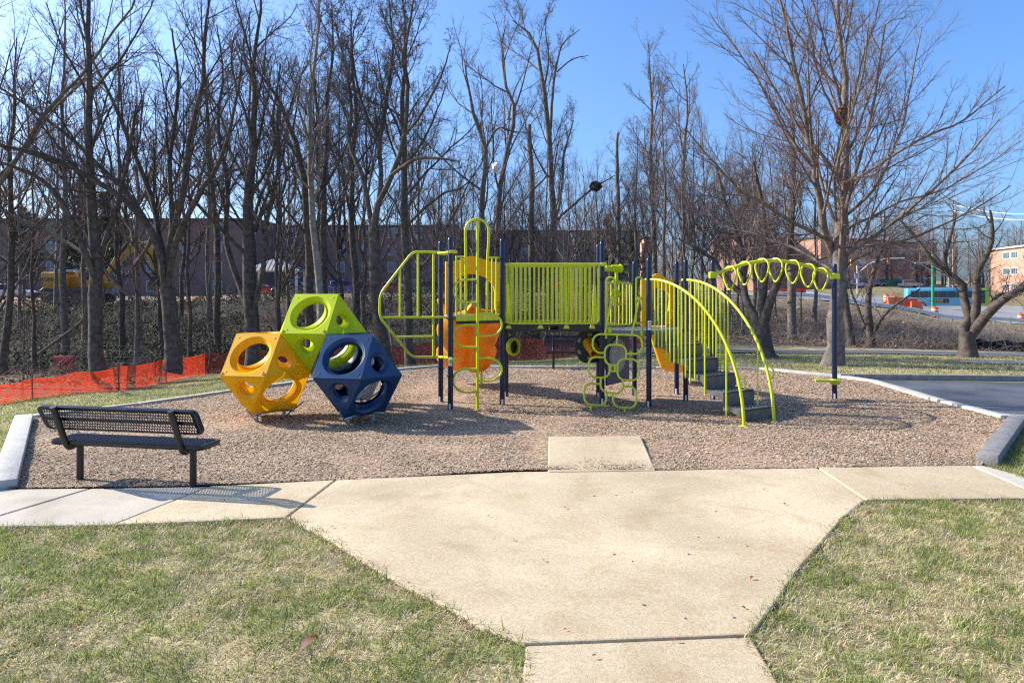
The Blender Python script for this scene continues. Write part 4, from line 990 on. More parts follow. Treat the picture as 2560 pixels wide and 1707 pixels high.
# --- the lawn tree right of the overhead ladder
bs = Vector((PX(2084, 18.0), 18.0, -.02))
lead = px_stem([(2080,925,.33),(2080,895,.23),(2081,840,.195),(2083,740,.18),(2086,600,.155),(2092,480,.125),(2094,380,.10),(2097,200,.075),(2096,80,.055),(2092,-60,.035),(2090,-190,.015)], bs, 18)
lft = px_stem([(2083,640,.10),(2070,580,.14,-.2),(2056,500,.12,-.4),(2042,420,.105,-.6),(2025,330,.09,-.9),(2005,230,.075,-1.1),(1985,120,.055,-1.3),(1960,10,.04,-1.5),(1935,-80,.02,-1.6)], bs, 18, .72)
def ext(px): return px_stem(px, bs, 18, .55)
hero = [lead, lft,
 ext([(2088,650,.07),(2150,610,.095,-.5),(2250,540,.075,-1),(2330,470,.06,-1.4),(2420,380,.045,-1.8),(2500,290,.02,-2)]),
 ext([(2088,560,.07),(2160,500,.085,.4),(2210,420,.07,.8),(2245,330,.055,1.1),(2275,200,.04,1.4),(2300,80,.02,1.6)]),
 ext([(2086,610,.07),(2000,560,.085,-.8),(1930,520,.075,-1.4),(1850,470,.06,-2),(1780,400,.04,-2.4),(1715,330,.02,-2.6)]),
 ext([(2084,680,.06),(1990,625,.075,1.0),(1900,590,.06,1.6),(1800,560,.045,2.2),(1700,500,.02,2.6)]),
 ext([(2093,500,.06),(2030,430,.07,1.0),(1960,330,.06,1.6),(1900,220,.05,2),(1830,120,.035,2.3),(1770,40,.02,2.5)]),
 ext([(2094,470,.06),(2180,420,.065,-1),(2290,350,.05,-1.8),(2400,300,.04,-2.4),(2510,210,.02,-2.8)]),
 ext([(2094,400,.06),(2130,280,.065,.7),(2160,140,.05,1.1),(2200,10,.035,1.4),(2225,-90,.02,1.6)]),
 ext([(2096,300,.05),(2050,200,.05,-.4),(2020,60,.035,-.7),(1985,-70,.02,-.9)]),
 ext([(2090,560,.05),(2080,450,.06,-1.6),(2110,330,.05,-2.6),(2150,200,.04,-3.2),(2170,60,.02,-3.5)]),
 ext([(2090,590,.05),(2180,540,.065,1.4),(2300,500,.05,2.4),(2420,450,.04,3.2),(2560,360,.02,3.6)]),
 ext([(2089,620,.05),(2250,600,.055,-.9),(2390,545,.04,-1.6),(2520,470,.018,-2)])]
HL = [dict(n=20, t0=.14, t1=.99, ang=.58, angsd=.14, ratio=.42, fall=.5, rr=.5, K=9, curv=.045, trop=.04, S=4),
      dict(n=9, t0=.12, t1=.99, ang=.55, angsd=.16, ratio=.40, fall=.45, rr=.6, K=5, curv=.06, trop=.03, S=3),
      dict(n=8, t0=.1, t1=1, ang=.6, angsd=.2, ratio=.45, fall=.4, rr=.75, K=3, curv=.09, trop=.02, S=3),
      dict(n=3, t0=.15, t1=1, ang=.55, angsd=.2, ratio=.5, fall=.4, rr=.85, K=2, curv=.09, trop=.02, S=3)]
lawn_tree = tree_obj('bare_tree', tree_mesh(3, hero, HL, 'x', 'bark', 'twig_red', scaleK=18), bs, 'large bare lawn tree with straight ascending limbs behind the ring ladder post')
# --- the crab apple by the path
bs2 = Vector((PX(2419, 21.3), 21.3, -.1))
ap = [px_stem([(2419,896,.34),(2419,875,.25),(2418,850,.23),(2418,828,.22)], bs2, 21.3),
 px_stem([(2416,838,.16),(2408,818,.15),(2425,795,.13),(2412,735,.115,.2),(2411,705,.11,.2),(2380,688,.10,.3),(2365,650,.08,.4),(2378,600,.06,.5),(2395,530,.035,.6)], bs2, 21.3),
 px_stem([(2424,840,.16),(2437,805,.14,-.1),(2445,745,.12,-.2),(2444,680,.10,-.3),(2462,640,.08,-.4),(2480,590,.06,-.5),(2470,520,.03,-.6)], bs2, 21.3),
 px_stem([(2424,840,.17),(2448,812,.15,-.3),(2476,775,.135,-.6),(2514,745,.115,-.8),(2556,722,.095,-1),(2600,680,.07,-1.2),(2660,620,.04,-1.4)], bs2, 21.3),
 px_stem([(2476,775,.09,-.6),(2500,745,.085,-.2),(2540,735,.07,.2),(2590,690,.05,.5)], bs2, 21.3),
 px_stem([(2380,688,.07,.3),(2330,650,.065,.3),(2290,600,.05,.6),(2240,540,.03,.8)], bs2, 21.3)]
AL = [dict(n=14, t0=.3, t1=.99, ang=.8, angsd=.25, ratio=.36, fall=.3, rr=.5, K=7, curv=.16, trop=.05, S=4),
      dict(n=8, t0=.15, t1=.99, ang=.75, angsd=.25, ratio=.45, fall=.3, rr=.6, K=5, curv=.15, trop=.03, S=3),
      dict(n=7, t0=.15, t1=1, ang=.7, angsd=.25, ratio=.45, fall=.3, rr=.75, K=3, curv=.13, trop=.02, S=3),
      dict(n=3, t0=.15, t1=1, ang=.7, angsd=.25, ratio=.45, fall=.3, rr=.85, K=2, curv=.13, trop=.02, S=3)]
tree_obj('bare_tree', tree_mesh(5, ap, AL, 'x', 'bark_dark', 'twig'), bs2, 'low gnarled bare tree forking near the ground beside the asphalt path')
# --- dark multi-stem tree behind the stairs
bs3 = Vector((PX(1912, 20.6), 20.6, -.1))
mt = [px_stem([(1916,896,.36),(1913,872,.24),(1908,835,.21),(1905,812,.20)], bs3, 20.6),
 px_stem([(1904,822,.14),(1885,785,.13,.2),(1868,750,.115,.4),(1858,700,.10,.6),(1850,620,.08,.8),(1815,520,.06,1),(1790,420,.03,1.2)], bs3, 20.6),
 px_stem([(1906,820,.14),(1906,756,.12),(1909,690,.105),(1915,600,.085,-.2),(1900,500,.06,-.3),(1880,400,.03,-.4)], bs3, 20.6),
 px_stem([(1908,822,.14),(1930,745,.12,-.4),(1950,690,.10,-.6),(1975,620,.08,-.9),(1985,520,.055,-1.1),(2010,430,.03,-1.2)], bs3, 20.6),
 px_stem([(1868,750,.09,.4),(1820,700,.08,.8),(1770,640,.06,1.2),(1700,600,.03,1.6)], bs3, 20.6)]
tree_obj('bare_tree', tree_mesh(8, mt, AL, 'x', 'bark_dark', 'twig_dark'), bs3, 'dark bare tree splitting into several stems behind the arched stairs')

def wood_tree(px, Y, stems, levels, seed, label, bark='bark_dark', twig='twig_dark', buds=.0, name='bare_tree', group=None):
    b = TP(px, Y); b.z -= .05
    return tree_obj(name, tree_mesh(seed, [px_stem(s, b, Y, .84 if i_ == 0 else .62) for i_, s in enumerate(stems)], levels, 'x', bark, twig, buds, scaleK=16), b, label, group=group)
def fan_levels(n1=12, n2=8, n3=6, n4=4, ratio=.3, n5=3):
    return [dict(n=n1, t0=.26, t1=.99, ang=.5, angsd=.16, ratio=ratio, fall=.35, rr=.55, K=8, curv=.09, trop=.05, S=5, part='trunk'),
            dict(n=n2, t0=.15, t1=.99, ang=.6, angsd=.2, ratio=.42, fall=.35, rr=.6, K=5, curv=.11, trop=.04, S=3),
            dict(n=n3+1, t0=.12, t1=.99, ang=.6, angsd=.2, ratio=.46, fall=.35, rr=.7, K=3, curv=.12, trop=.03, S=3),
            dict(n=n4+1, t0=.12, t1=1, ang=.6, angsd=.25, ratio=.5, fall=.3, rr=.8, K=2, curv=.12, trop=.02, S=3),
            dict(n=n5, t0=.2, t1=1, ang=.6, angsd=.25, ratio=.55, fall=.3, rr=.85, K=1, curv=.1, trop=.02, S=3)]
# big leaning fan tree on the left
wood_tree(428, 24.5, [[(430,930,.42),(432,880,.34),(425,800,.31),(415,720,.29)],
  [(415,740,.2),(395,640,.19,.2),(370,560,.17,.4),(310,470,.15,.7),(240,400,.13,1),(150,320,.10,1.2),(60,260,.08,1.4),(-40,190,.05,1.6)],
  [(415,740,.2),(400,610,.17,-.4),(340,520,.15,-.8),(230,440,.13,-1.2),(110,380,.10,-1.6),(0,350,.07,-2),(-120,310,.03,-2.2)],
  [(418,735,.2),(430,600,.18,.3),(455,480,.165,.4),(470,350,.14,.5),(505,200,.11,.6),(512,80,.08,.7),(530,-60,.04,.8)],
  [(417,740,.2),(405,600,.17,.8),(380,480,.15,1.4),(340,350,.12,1.9),(290,220,.09,2.3),(240,100,.06,2.6),(200,20,.03,2.8)],
  [(420,730,.18),(450,600,.16,-.6),(500,500,.14,-1),(560,400,.11,-1.3),(590,280,.08,-1.6),(620,140,.04,-1.8)],
  [(416,740,.18),(430,560,.15,1.2),(420,400,.12,1.7),(440,230,.09,2),(420,80,.05,2.2)]],
  fan_levels(), 21, 'broad dark tree with limbs fanning up to the left, behind the orange fence')
# vine-hung tree left of it
wood_tree(246, 23.5, [[(250,945,.36),(246,900,.28),(240,800,.26),(238,700,.25),(232,600,.20),(230,450,.17),(229,300,.13),(226,150,.10),(225,0,.07),(222,-120,.03)],
  [(240,720,.18),(215,640,.17,-.2),(190,570,.15,-.4),(130,480,.12,-.7),(60,430,.09,-1),(-40,400,.05,-1.3)],
  [(240,690,.14),(262,600,.13,.3),(290,500,.11,.5),(320,380,.08,.8),(335,260,.04,1)],
  [(238,650,.12),(160,600,.10,.6),(90,560,.08,1),(0,520,.05,1.4)]], fan_levels(11), 22, 'straight dark trunk hung with vines in front of the yellow excavator')
wood_tree(25, 26.5, [[(8,935,.20),(14,860,.16),(22,740,.145),(26,600,.13),(30,450,.10),(36,300,.075),(40,180,.05),(44,90,.02)]], lv(18,8,7,5,.28,.75,.3), 23, 'slim bare tree at the left edge of the woods')
# ivy-dark group behind the yellow cube
wood_tree(622, 25.5, [[(632,935,.38),(628,870,.28),(622,760,.25),(618,620,.21),(622,480,.18),(640,330,.13),(636,180,.09),(650,20,.05),(655,-90,.02)],
  [(625,800,.2),(600,700,.18,.4),(575,590,.16,.7),(580,450,.13,.9),(560,320,.10,1.1),(575,180,.07,1.3),(560,50,.03,1.4)],
  [(625,800,.17),(655,690,.15,-.3),(660,560,.13,-.5),(690,420,.10,-.7),(675,300,.07,-.9),(700,160,.03,-1)],
  [(618,640,.12),(540,560,.10,-.8),(480,500,.08,-1.3),(430,470,.04,-1.6)]], fan_levels(), 24, 'dark ivy-clad tree with close upright stems behind the yellow climbing cube')
wood_tree(545, 33, [[(545,860,.2),(546,760,.18),(538,620,.16),(525,480,.13),(520,330,.10),(508,180,.07),(515,60,.03)]], lv(18,8,7,5,.3,.7,.3), 25, 'dark straight tree between the broad fan tree and the ivy-clad tree')
# the three tall trunks above the lime cube
wood_tree(775, 29, [[(778,885,.26),(776,800,.21),(770,650,.19),(768,520,.17),(752,400,.15),(730,330,.12),(690,250,.10),(640,180,.06),(600,120,.03)],
   [(768,540,.13),(775,420,.12,.3),(790,320,.10,.5),(780,180,.07,.7),(800,40,.04,.8)]], fan_levels(10), 26, 'tall dark trunk bending left, just left of the pale trunk')
wood_tree(800, 28, [[(803,890,.21),(801,800,.175),(798,650,.165),(794,500,.145),(788,370,.125),(790,250,.10),(800,120,.075),(805,0,.05),(810,-90,.02)]], lv(18,8,7,5,.35,.62,.26), 27, 'tall pale grey trunk above the lime climbing cube', 'bark_pale', 'twig')
wood_tree(818, 31, [[(820,885,.22),(817,780,.18),(815,640,.17),(812,500,.15),(820,380,.12),(822,250,.10),(840,120,.06),(835,10,.03)]], lv(17,8,7,5,.35,.7,.28), 28, 'dark straight trunk just right of the pale trunk', buds=.4)
wood_tree(893, 36, [[(893,840,.24),(892,740,.21),(890,620,.19),(887,500,.17),(884,380,.14),(890,260,.10),(880,130,.07),(885,20,.03)]], lv(18,8,7,5,.32,.7,.28), 29, 'upright dark trunk between the lime cube and the climbing frame', buds=.4)
# big sinuous tree behind the flat climbing frame
wood_tree(955, 22.5, [[(965,925,.36),(960,890,.27),(945,800,.23),(938,700,.22),(936,620,.21),(934,570,.20)],
  [(935,590,.15),(918,520,.14,.2),(905,440,.13,.4),(875,360,.11,.6),(880,270,.09,.8),(855,160,.06,1),(830,60,.03,1.1)],
  [(935,590,.16),(940,520,.15,-.2),(975,440,.14,-.4),(1000,350,.12,-.6),(1008,240,.10,-.7),(1000,130,.08,-.8),(1020,20,.05,-.9),(1030,-60,.02,-.9)],
  [(936,585,.13),(950,470,.13,.5),(950,350,.11,.8),(965,260,.10,1),(985,120,.07,1.2),(975,0,.04,1.3)],
  [(975,440,.10,-.4),(1030,400,.09,-1),(1090,390,.07,-1.4),(1150,400,.03,-1.7)],
  [(1000,350,.08,-.6),(1050,290,.07,-1.1),(1100,200,.05,-1.5),(1130,110,.02,-1.7)],
  [(950,350,.08,.8),(900,250,.07,1.4),(880,130,.05,1.7),(900,20,.02,1.9)]], fan_levels(12,8,6,5,.27), 30, 'large sinuous tree forking into curved limbs behind the flat climbing frame', buds=.5)
wood_tree(1023, 24.5, [[(1026,915,.25),(1024,850,.19),(1022,740,.175),(1021,600,.16),(1020,470,.145),(1022,360,.12),(1018,230,.09),(1030,120,.06),(1025,0,.03)],
  [(1021,560,.08),(1060,520,.08,-.6),(1110,480,.07,-1),(1150,470,.05,-1.3),(1190,430,.02,-1.5)]], lv(15,8,7,5,.42,.75,.28), 31, 'dark straight trunk behind the navy tower posts', buds=.3)
# centre trees
wood_tree(1205, 34, [[(1208,850,.24),(1205,760,.20),(1200,640,.18),(1198,520,.16),(1205,400,.14),(1185,320,.11),(1160,230,.08),(1150,140,.03)],
   [(1205,400,.10),(1225,350,.10,.3),(1250,320,.08,.5),(1290,330,.06,.7),(1330,330,.03,.9)]], fan_levels(11), 32, 'leaning forked tree behind the pole climber', 'bark', 'twig')
wood_tree(1243, 38, [[(1240,830,.23),(1238,720,.20),(1240,600,.18),(1243,480,.16),(1260,370,.14),(1275,280,.12),(1245,210,.09),(1240,100,.05),(1250,70,.02)],
   [(1270,300,.08),(1290,220,.06,.4),(1320,170,.03,.6)]], fan_levels(11), 33, 'tall forked tree above the left end of the bridge', 'bark', 'twig')
wood_tree(1330, 40, [[(1330,830,.24),(1330,700,.22),(1328,560,.20),(1328,420,.17),(1326,320,.13)],
   [(1328,480,.10),(1370,430,.08,.5),(1390,360,.05,.8)]], [dict(n=16, t0=.25, t1=.99, ang=.9, angsd=.25, ratio=.2, fall=.2, rr=.35, K=6, curv=.12, trop=.08, S=4), dict(n=8, t0=.2, t1=.99, ang=.7, angsd=.2, ratio=.5, fall=.3, rr=.6, K=4, curv=.12, trop=.05, S=3), dict(n=6, t0=.2, t1=.99, ang=.7, angsd=.2, ratio=.5, fall=.3, rr=.6, K=2, curv=.12, trop=.03, S=3)], 34, 'broken-topped trunk between two forked trees above the bridge', 'bark', 'twig')
wood_tree(1382, 39, [[(1384,830,.30),(1382,740,.25),(1380,640,.235),(1384,560,.22),(1376,440,.19),(1374,330,.17),(1358,230,.14),(1350,170,.12),(1330,110,.08),(1280,70,.03)],
  [(1376,340,.14),(1385,240,.13,.3),(1392,180,.11,.5),(1410,110,.08,.7),(1450,70,.03,.9)],
  [(1358,230,.09),(1370,150,.08,-.4),(1362,80,.05,-.6),(1365,40,.02,-.7)],
  [(1392,180,.07),(1430,150,.06,-.5),(1470,140,.03,-.8)],
  [(1384,560,.10),(1440,510,.10,-.5),(1490,470,.08,-.8),(1540,440,.04,-1)],
  [(1380,600,.10),(1402,480,.11,.4),(1406,380,.09,.6),(1426,300,.05,.8)]], fan_levels(12,8,7,5,.24), 35, 'tallest forked tree in the centre, standing clear against the blue sky', 'bark', 'twig', buds=.6)
wood_tree(1636, 44, [[(1640,800,.24),(1640,700,.21),(1638,560,.19),(1634,420,.15),(1634,300,.11),(1632,200,.07),(1634,105,.02)]], lv(24,8,7,5,.3,.6,.26,.6,.07), 36, 'slender upright tree with a narrow pointed crown against the sky', 'bark', 'twig_red', buds=.5)
wood_tree(1545, 42, [[(1548,810,.20),(1546,700,.18),(1543,560,.16),(1540,430,.14),(1538,330,.09)]], lv(18,8,7,5,.28,.7,.24), 37, 'bare tree with a snapped spiky top right of the central tree', 'bark', 'twig_red')
wood_tree(1705, 40, [[(1700,810,.20),(1703,700,.18),(1706,560,.15),(1700,430,.12),(1706,300,.08),(1702,170,.03)]], lv(20,8,7,5,.25,.65,.28), 38, 'upright bare tree between the pointed tree and the large lawn tree', 'bark', 'twig_red')
wood_tree(1981, 29, [[(1981,860,.26),(1981,820,.21),(1980,740,.20),(1982,640,.18),(1986,500,.15),(1990,380,.11),(1984,250,.05)]], lv(18,8,6,5,.42,.7,.3), 39, 'straight pole-like trunk below the overhead rings', 'bark', 'twig')
wood_tree(2124, 27, [[(2128,872,.20),(2122,800,.155),(2110,700,.14),(2118,600,.12),(2112,480,.08),(2125,360,.03)]], lv(16,8,6,5,.4,.75,.3), 40, 'slim trunk just right of the large lawn tree', 'bark_dark', 'twig')
wood_tree(2180, 27.5, [[(2180,870,.22),(2174,810,.17),(2168,750,.14),(2180,680,.10),(2210,600,.06),(2215,520,.02)], [(2178,850,.12),(2200,800,.10,-.4),(2240,760,.08,-.8),(2300,720,.04,-1.2)], [(2172,840,.12),(2150,780,.09,.4),(2130,720,.06,.7),(2120,650,.03,.9)]], AL, 41, 'shrubby many-stemmed tree on the bank between the lawn tree and the gnarled tree', 'bark_dark', 'twig')

# --- woodland trees behind: repeats of a few kinds
def proto(seed, H, r0, levels, bark, twig, buds=0): return tree_mesh(seed, [straight(seed, H, r0*.72, .06)], levels, 'x', bark, twig, buds)
DM = .85
def spread(seed, H, r0, n, split, lean):
    r = np.random.default_rng(seed); p0, q0 = straight(seed, H, r0, .06); out = [(p0, q0)]
    for i in range(n):
        zf = split*r.uniform(.8, 1.6); a = 2*np.pi*(i+r.uniform(-.25, .25))/n; b = np.array([np.interp(zf*H, p0[:, 2], p0[:, 0]), np.interp(zf*H, p0[:, 2], p0[:, 1]), zf*H]); h = H*r.uniform(.8, .98)-zf*H; w = lean*r.uniform(.7, 1.3)*h
        t = np.linspace(0, 1, 9); rad = w*(1-(1-t)**1.7); wob = np.cumsum(r.normal(0, .025*h, (9, 2)), 0); wob -= wob[0]
        P = np.stack([b[0]+np.cos(a)*rad+wob[:, 0], b[1]+np.sin(a)*rad+wob[:, 1], b[2]+h*t**1.05], 1); out.append((P, r0*.55*(1-.85*t)))
    return out
def sproto(seed, H, r0, n, split, lean, levels, bark, twig, buds=0): return tree_mesh(seed, spread(seed, H, r0, n, split, lean), levels, 'x', bark, twig, buds)
PROT = [sproto(51, 17, .165, 4, .25, .34, fan_levels(13,8,6,4,.30), 'bark_dark', 'twig_dark', .3), sproto(52, 15, .145, 5, .2, .45, fan_levels(12,8,6,4,.32), 'bark', 'twig', .2),
        proto(53, 19, .26, lv(16,9,7,5,.4,.62,.24), 'bark', 'twig_red', .4), proto(54, 13, .15, lv(18,7,6,4,.2,.8,.3), 'bark_dark', 'twig'), sproto(55, 15.5, .15, 4, .3, .5, fan_levels(13,8,6,4,.33), 'bark', 'twig_red')]
DM = 1.0
KN = ['tall dark bare tree in the woods behind the playground', 'mid-height grey bare tree in the woods behind the playground', 'tall reddish-twigged bare tree in the woods behind the playground', 'small dark bare tree in the woods behind the playground', 'slim reddish-twigged bare tree in the woods behind the playground']
first = {}
rt = random.Random(99)
spots = []
for i in range(27):
    px = -180+ (1980+180)*(i+rt.uniform(-.35,.35))/27; Y = rt.uniform(33, 57) if px < 1450 else rt.uniform(36, 62)
    spots.append((px, Y))
spots += [(-90,24),(90,30),(160,36),(335,31),(480,29),(690,32),(700,40),(1090,29),(1130,33),(1460,37),(1500,46),(1590,36),(1760,34),(1820,38),(1860,30),(2040,38),(1660,34),(1730,42),(1790,45),(1845,36),(1890,41),(1940,44),(1150,40),(1280,44),(1100,47),(1420,42),(1570,48),(1680,50)]
for px, Y in spots:
    k = rt.choice([0,0,1,1,2,4,4]) if Y > 32 else rt.choice([1,3,3,4])
    b = TP(px, Y); b.z -= .1; sc_ = rt.uniform(.75, 1.05)*(1.05 if px < 1080 else .66 if px < 1600 else .62)
    if px < 700 and Y > 38: sc_ *= 1.1
    if k not in first: first[k] = tree_obj('bare_tree', PROT[k], b, KN[k], group='bare trees in the woods', rz=rt.uniform(0,6.28), sc=sc_)
    else: dup(first[k], b, rt.uniform(0,6.28), sc_)
# thin saplings and whips along the near edge of the woods
sap = [tree_mesh(61+i, [straight(61+i, 5.5, .035, .10)], [dict(n=14, t0=.25, t1=.98, ang=.6, angsd=.2, ratio=.3, fall=.4, rr=.5, K=5, curv=.12, trop=.06, S=3), dict(n=6, t0=.2, t1=1, ang=.6, angsd=.25, ratio=.4, fall=.3, rr=.6, K=3, curv=.12, trop=.03, S=3)], 'x', 'bark', 'twig') for i in range(3)]
sp0 = {}
for i in range(48):
    px = rt.uniform(-60, 2040); Y = rt.uniform(28, 40) if px < 1250 else rt.uniform(27, 38)
    if px < 550: Y = rt.uniform(29, 42)
    k = i % 3; b = TP(px, Y); b.z -= .05
    if k not in sp0: sp0[k] = tree_obj('sapling', sap[k], b, 'thin leafless sapling at the edge of the woods', 'sapling', 'saplings at the edge of the woods', rt.uniform(0,6.28), rt.uniform(.7,1.4))
    else: dup(sp0[k], b, rt.uniform(0,6.28), rt.uniform(.7,1.5))
# far bare woods along the horizon: one mass
def far_woods():
    global DM
    DM = 1.0
    r = np.random.default_rng(77); n = 420; V, F, k = [], [], 0
    pr = [tree_mesh(91+i, [straight(91+i, 15, .22, .05)], [dict(n=16, t0=.2, t1=.98, ang=.7, angsd=.15, ratio=.34, fall=.5, rr=.6, K=4, curv=.1, trop=.06, S=3), dict(n=8, t0=.2, t1=.98, ang=.65, angsd=.2, ratio=.45, fall=.4, rr=.8, K=2, curv=.12, trop=.04, S=3)], 'x', 'bark', 'twig') for i in range(3)]
    for i in range(n):
        px = r.uniform(-300, 2900); Y = r.uniform(155, 215) if px > 1400 else r.uniform(128, 175); x = PX(px, Y); q_ = pr[i % 3]; s = r.uniform(.75, 1.25)*(1.0 if px > 1900 else .85); a = r.random()*6.28
        vv = np.concatenate([q_[0], q_[2]]); ff = np.concatenate([q_[1], q_[3]+len(q_[0])])
        c, sn = np.cos(a), np.sin(a); v2 = np.stack([vv[:,0]*c-vv[:,1]*sn, vv[:,0]*sn+vv[:,1]*c, vv[:,2]], 1)*np.array([s*1.25, s*1.25, s])+np.array([x, Y, tz(x, Y)-.5])
        V.append(v2); F.append(ff+k); k += len(v2)
    return np_mesh('far_woods', np.concatenate(V), np.concatenate(F), M['twig'])
stuff(far_woods(), 'far grey-brown bare woods along the horizon', 'woods')

# --- evergreens behind the bare trees
def pine(seed, H):
    r = np.random.default_rng(seed); V, F, k = [], [], 0
    zt = np.linspace(.22, .98, 15)*H
    for z in zt:
        for j in range(5):
            a = r.random()*6.28; L = (H*.24)*(1.15-z/H)*r.uniform(.7, 1.2); n = 70
            s = r.random(n)**.7*L; w = r.normal(0, .22*L*.35, n); zz = z+s*.12+r.normal(0, .14, n)
            c = np.stack([np.cos(a)*s-np.sin(a)*w, np.sin(a)*s+np.cos(a)*w, zz], 1)
            d = norm(r.normal(0, 1, (n, 3))+np.array([np.cos(a), np.sin(a), .4])); e = norm(np.cross(d, r.normal(0, 1, (n, 3))))
            q_ = np.stack([c-e*.05, c+e*.05, c+e*.04+d*.34, c-e*.04+d*.34], 1).reshape(-1, 3); V.append(q_); F.append(np.arange(4*n).reshape(-1, 4)+k); k += 4*n
    P, Rr, L = np.array([[[0,0,z] for z in np.linspace(-.3, H, 8)]], float), np.array([np.linspace(H*.016, .02, 8)]), None
    tv, tf = tubes(P, Rr, 8); return (tv, tf, np.concatenate(V), np.concatenate(F), 'bark_dark', 'needles')
e0 = tree_obj('evergreen_tree', pine(5, 12), TP(215, 66), 'dark pine behind the excavator', 'evergreen', 'dark evergreens beyond the bare trees')
dup(e0, TP(262, 70), 2, .9, 'dark pine just right of the pine behind the excavator')
dup(e0, TP(1520, 72), 1, .68, 'dark evergreen in the gap right of the central tree'); dup(e0, TP(1575, 68), 3, .58, 'short dark evergreen beside the one right of the central tree')
dup(e0, TP(60, 72), 4, .8, 'dark pine at the far left behind the bare trees')

# --- ivy, brush and leaf litter on the wooded slopes
def scatter_leaves(n, test, size, pal, seed, lift_=.12, name='ivy'):
    r = np.random.default_rng(seed); x = r.uniform(-48, 30, n*5); y = r.uniform(24, 62, n*5); k = test(x, y); x = x[k][:n]; y = y[k][:n]; n = len(x)
    z = terr(x, y)+r.random(n)**1.5*lift_*(.3+fnoise(x, y, .8, 5)*2.0); s = r.uniform(.6, 1.3, (n, 1))*size
    a = norm(r.normal(0, 1, (n, 3))+np.array([.0,-.5,.2])); b = norm(np.cross(a, r.normal(0, 1, (n, 3)))); c = np.stack([x, y, z], 1)
    V = np.stack([c-a*s, c+b*s*.8, c+a*s, c-b*s*.8], 1).reshape(-1, 3); cl = np.array(pal)[r.integers(0, len(pal), n)]*r.uniform(.7, 1.2, (n, 1))
    return np_mesh(name, V, np.arange(4*n).reshape(-1, 4), M['ivy'], col=np.repeat(cl, 4, 0))
pxof = lambda x, y: 1280+FOC*x/y
stuff(scatter_leaves(42000, lambda x, y: (pxof(x,y) < 1350) & (y > 31) & (fnoise(x, y, .22, 2) > .46) & (x > -1*y*.78), .075, [(.035,.06,.022),(.05,.085,.03),(.025,.045,.02),(.07,.10,.05)], 31, .6), 'dark green ivy covering the wooded bank', 'ivy')
stuff(scatter_leaves(50000, lambda x, y: (y > np.interp(pxof(x,y), [-400,300,513,900,1300,1600,1700,2600], [18,22,28.5,28,27,26,26.5,26.5])) & (y < 50) & (pxof(x,y) < 2650), .05, [(.22,.125,.065),(.30,.19,.105),(.17,.10,.06),(.36,.25,.15)], 32, .10, 'fallen_leaves'), 'brown fallen leaves on the floor of the woods', 'fallen leaves')
def brush(n, test, h, seed, x0=-48, x1=40, y0=25, y1=60):
    r = np.random.default_rng(seed); x = r.uniform(x0, x1, n*6); y = r.uniform(y0, y1, n*6); k = test(x, y); x = x[k][:n]; y = y[k][:n]; n = len(x)
    p = np.stack([x, y, terr(x, y)-.05], 1); d = norm(np.stack([r.normal(0, .75, n), r.normal(0, .6, n), np.abs(r.normal(.8, .4, n))], 1)); L = h*r.uniform(.4, 1.4, n); pts = [p]; K = 5
    for i in range(K):
        d = norm(d+r.normal(0, .2, (n, 3))+np.array([0,0,-.13])); pts.append(pts[-1]+d*(L/K)[:, None])
    P = np.stack(pts, 1); P[:, :, 2] = np.maximum(P[:, :, 2], terr(P[:, :, 0], P[:, :, 1])+.01); Rr = (.004+.006*r.random((n, 1)))*np.linspace(1, .4, K+1)[None]*np.clip(y/30, 1, 2)[:, None]
    V, F = tubes(P, Rr, 3); P2, R2, L2 = grow(r, P, Rr, L, 4, .25, 1, .6, .25, .45, .2, .7, 3, .15, 0.0); V2, F2 = tubes(P2, R2, 3)
    return np_mesh('undergrowth', np.concatenate([V, V2]), np.concatenate([F, F2+len(V)]), M['brush'])
stuff(brush(9000, lambda x, y: (pxof(x,y) < 1700) & (y > np.interp(pxof(x,y), [-400,300,513,900,1300,1600,1700], [20,25,30,29,28,26.5,26])), 1.3, 41), 'tangled leafless brush under the trees', 'undergrowth')
stuff(brush(6500, lambda x, y: (pxof(x,y) > 1650) & (pxof(x,y) < 2650) & (y > 25.6) & (y < 40), .85, 42), 'dry brambles on the bank behind the path', 'undergrowth')
stuff(brush(5000, lambda x, y: (pxof(x,y) > 1450) & (pxof(x,y) < 2700) & (y > 36), .5, 43, y1=62, x1=60), 'dry weeds on the grassy bank below the road', 'weeds')

stuff(brush(2600, lambda x, y: (pxof(x,y) < 1650) & (pxof(x,y) > -150) & (y > 40) & (y < 52), 2.0, 44, x0=-60, y1=62), 'tall leafless scrub at the back of the woods', 'scrub')
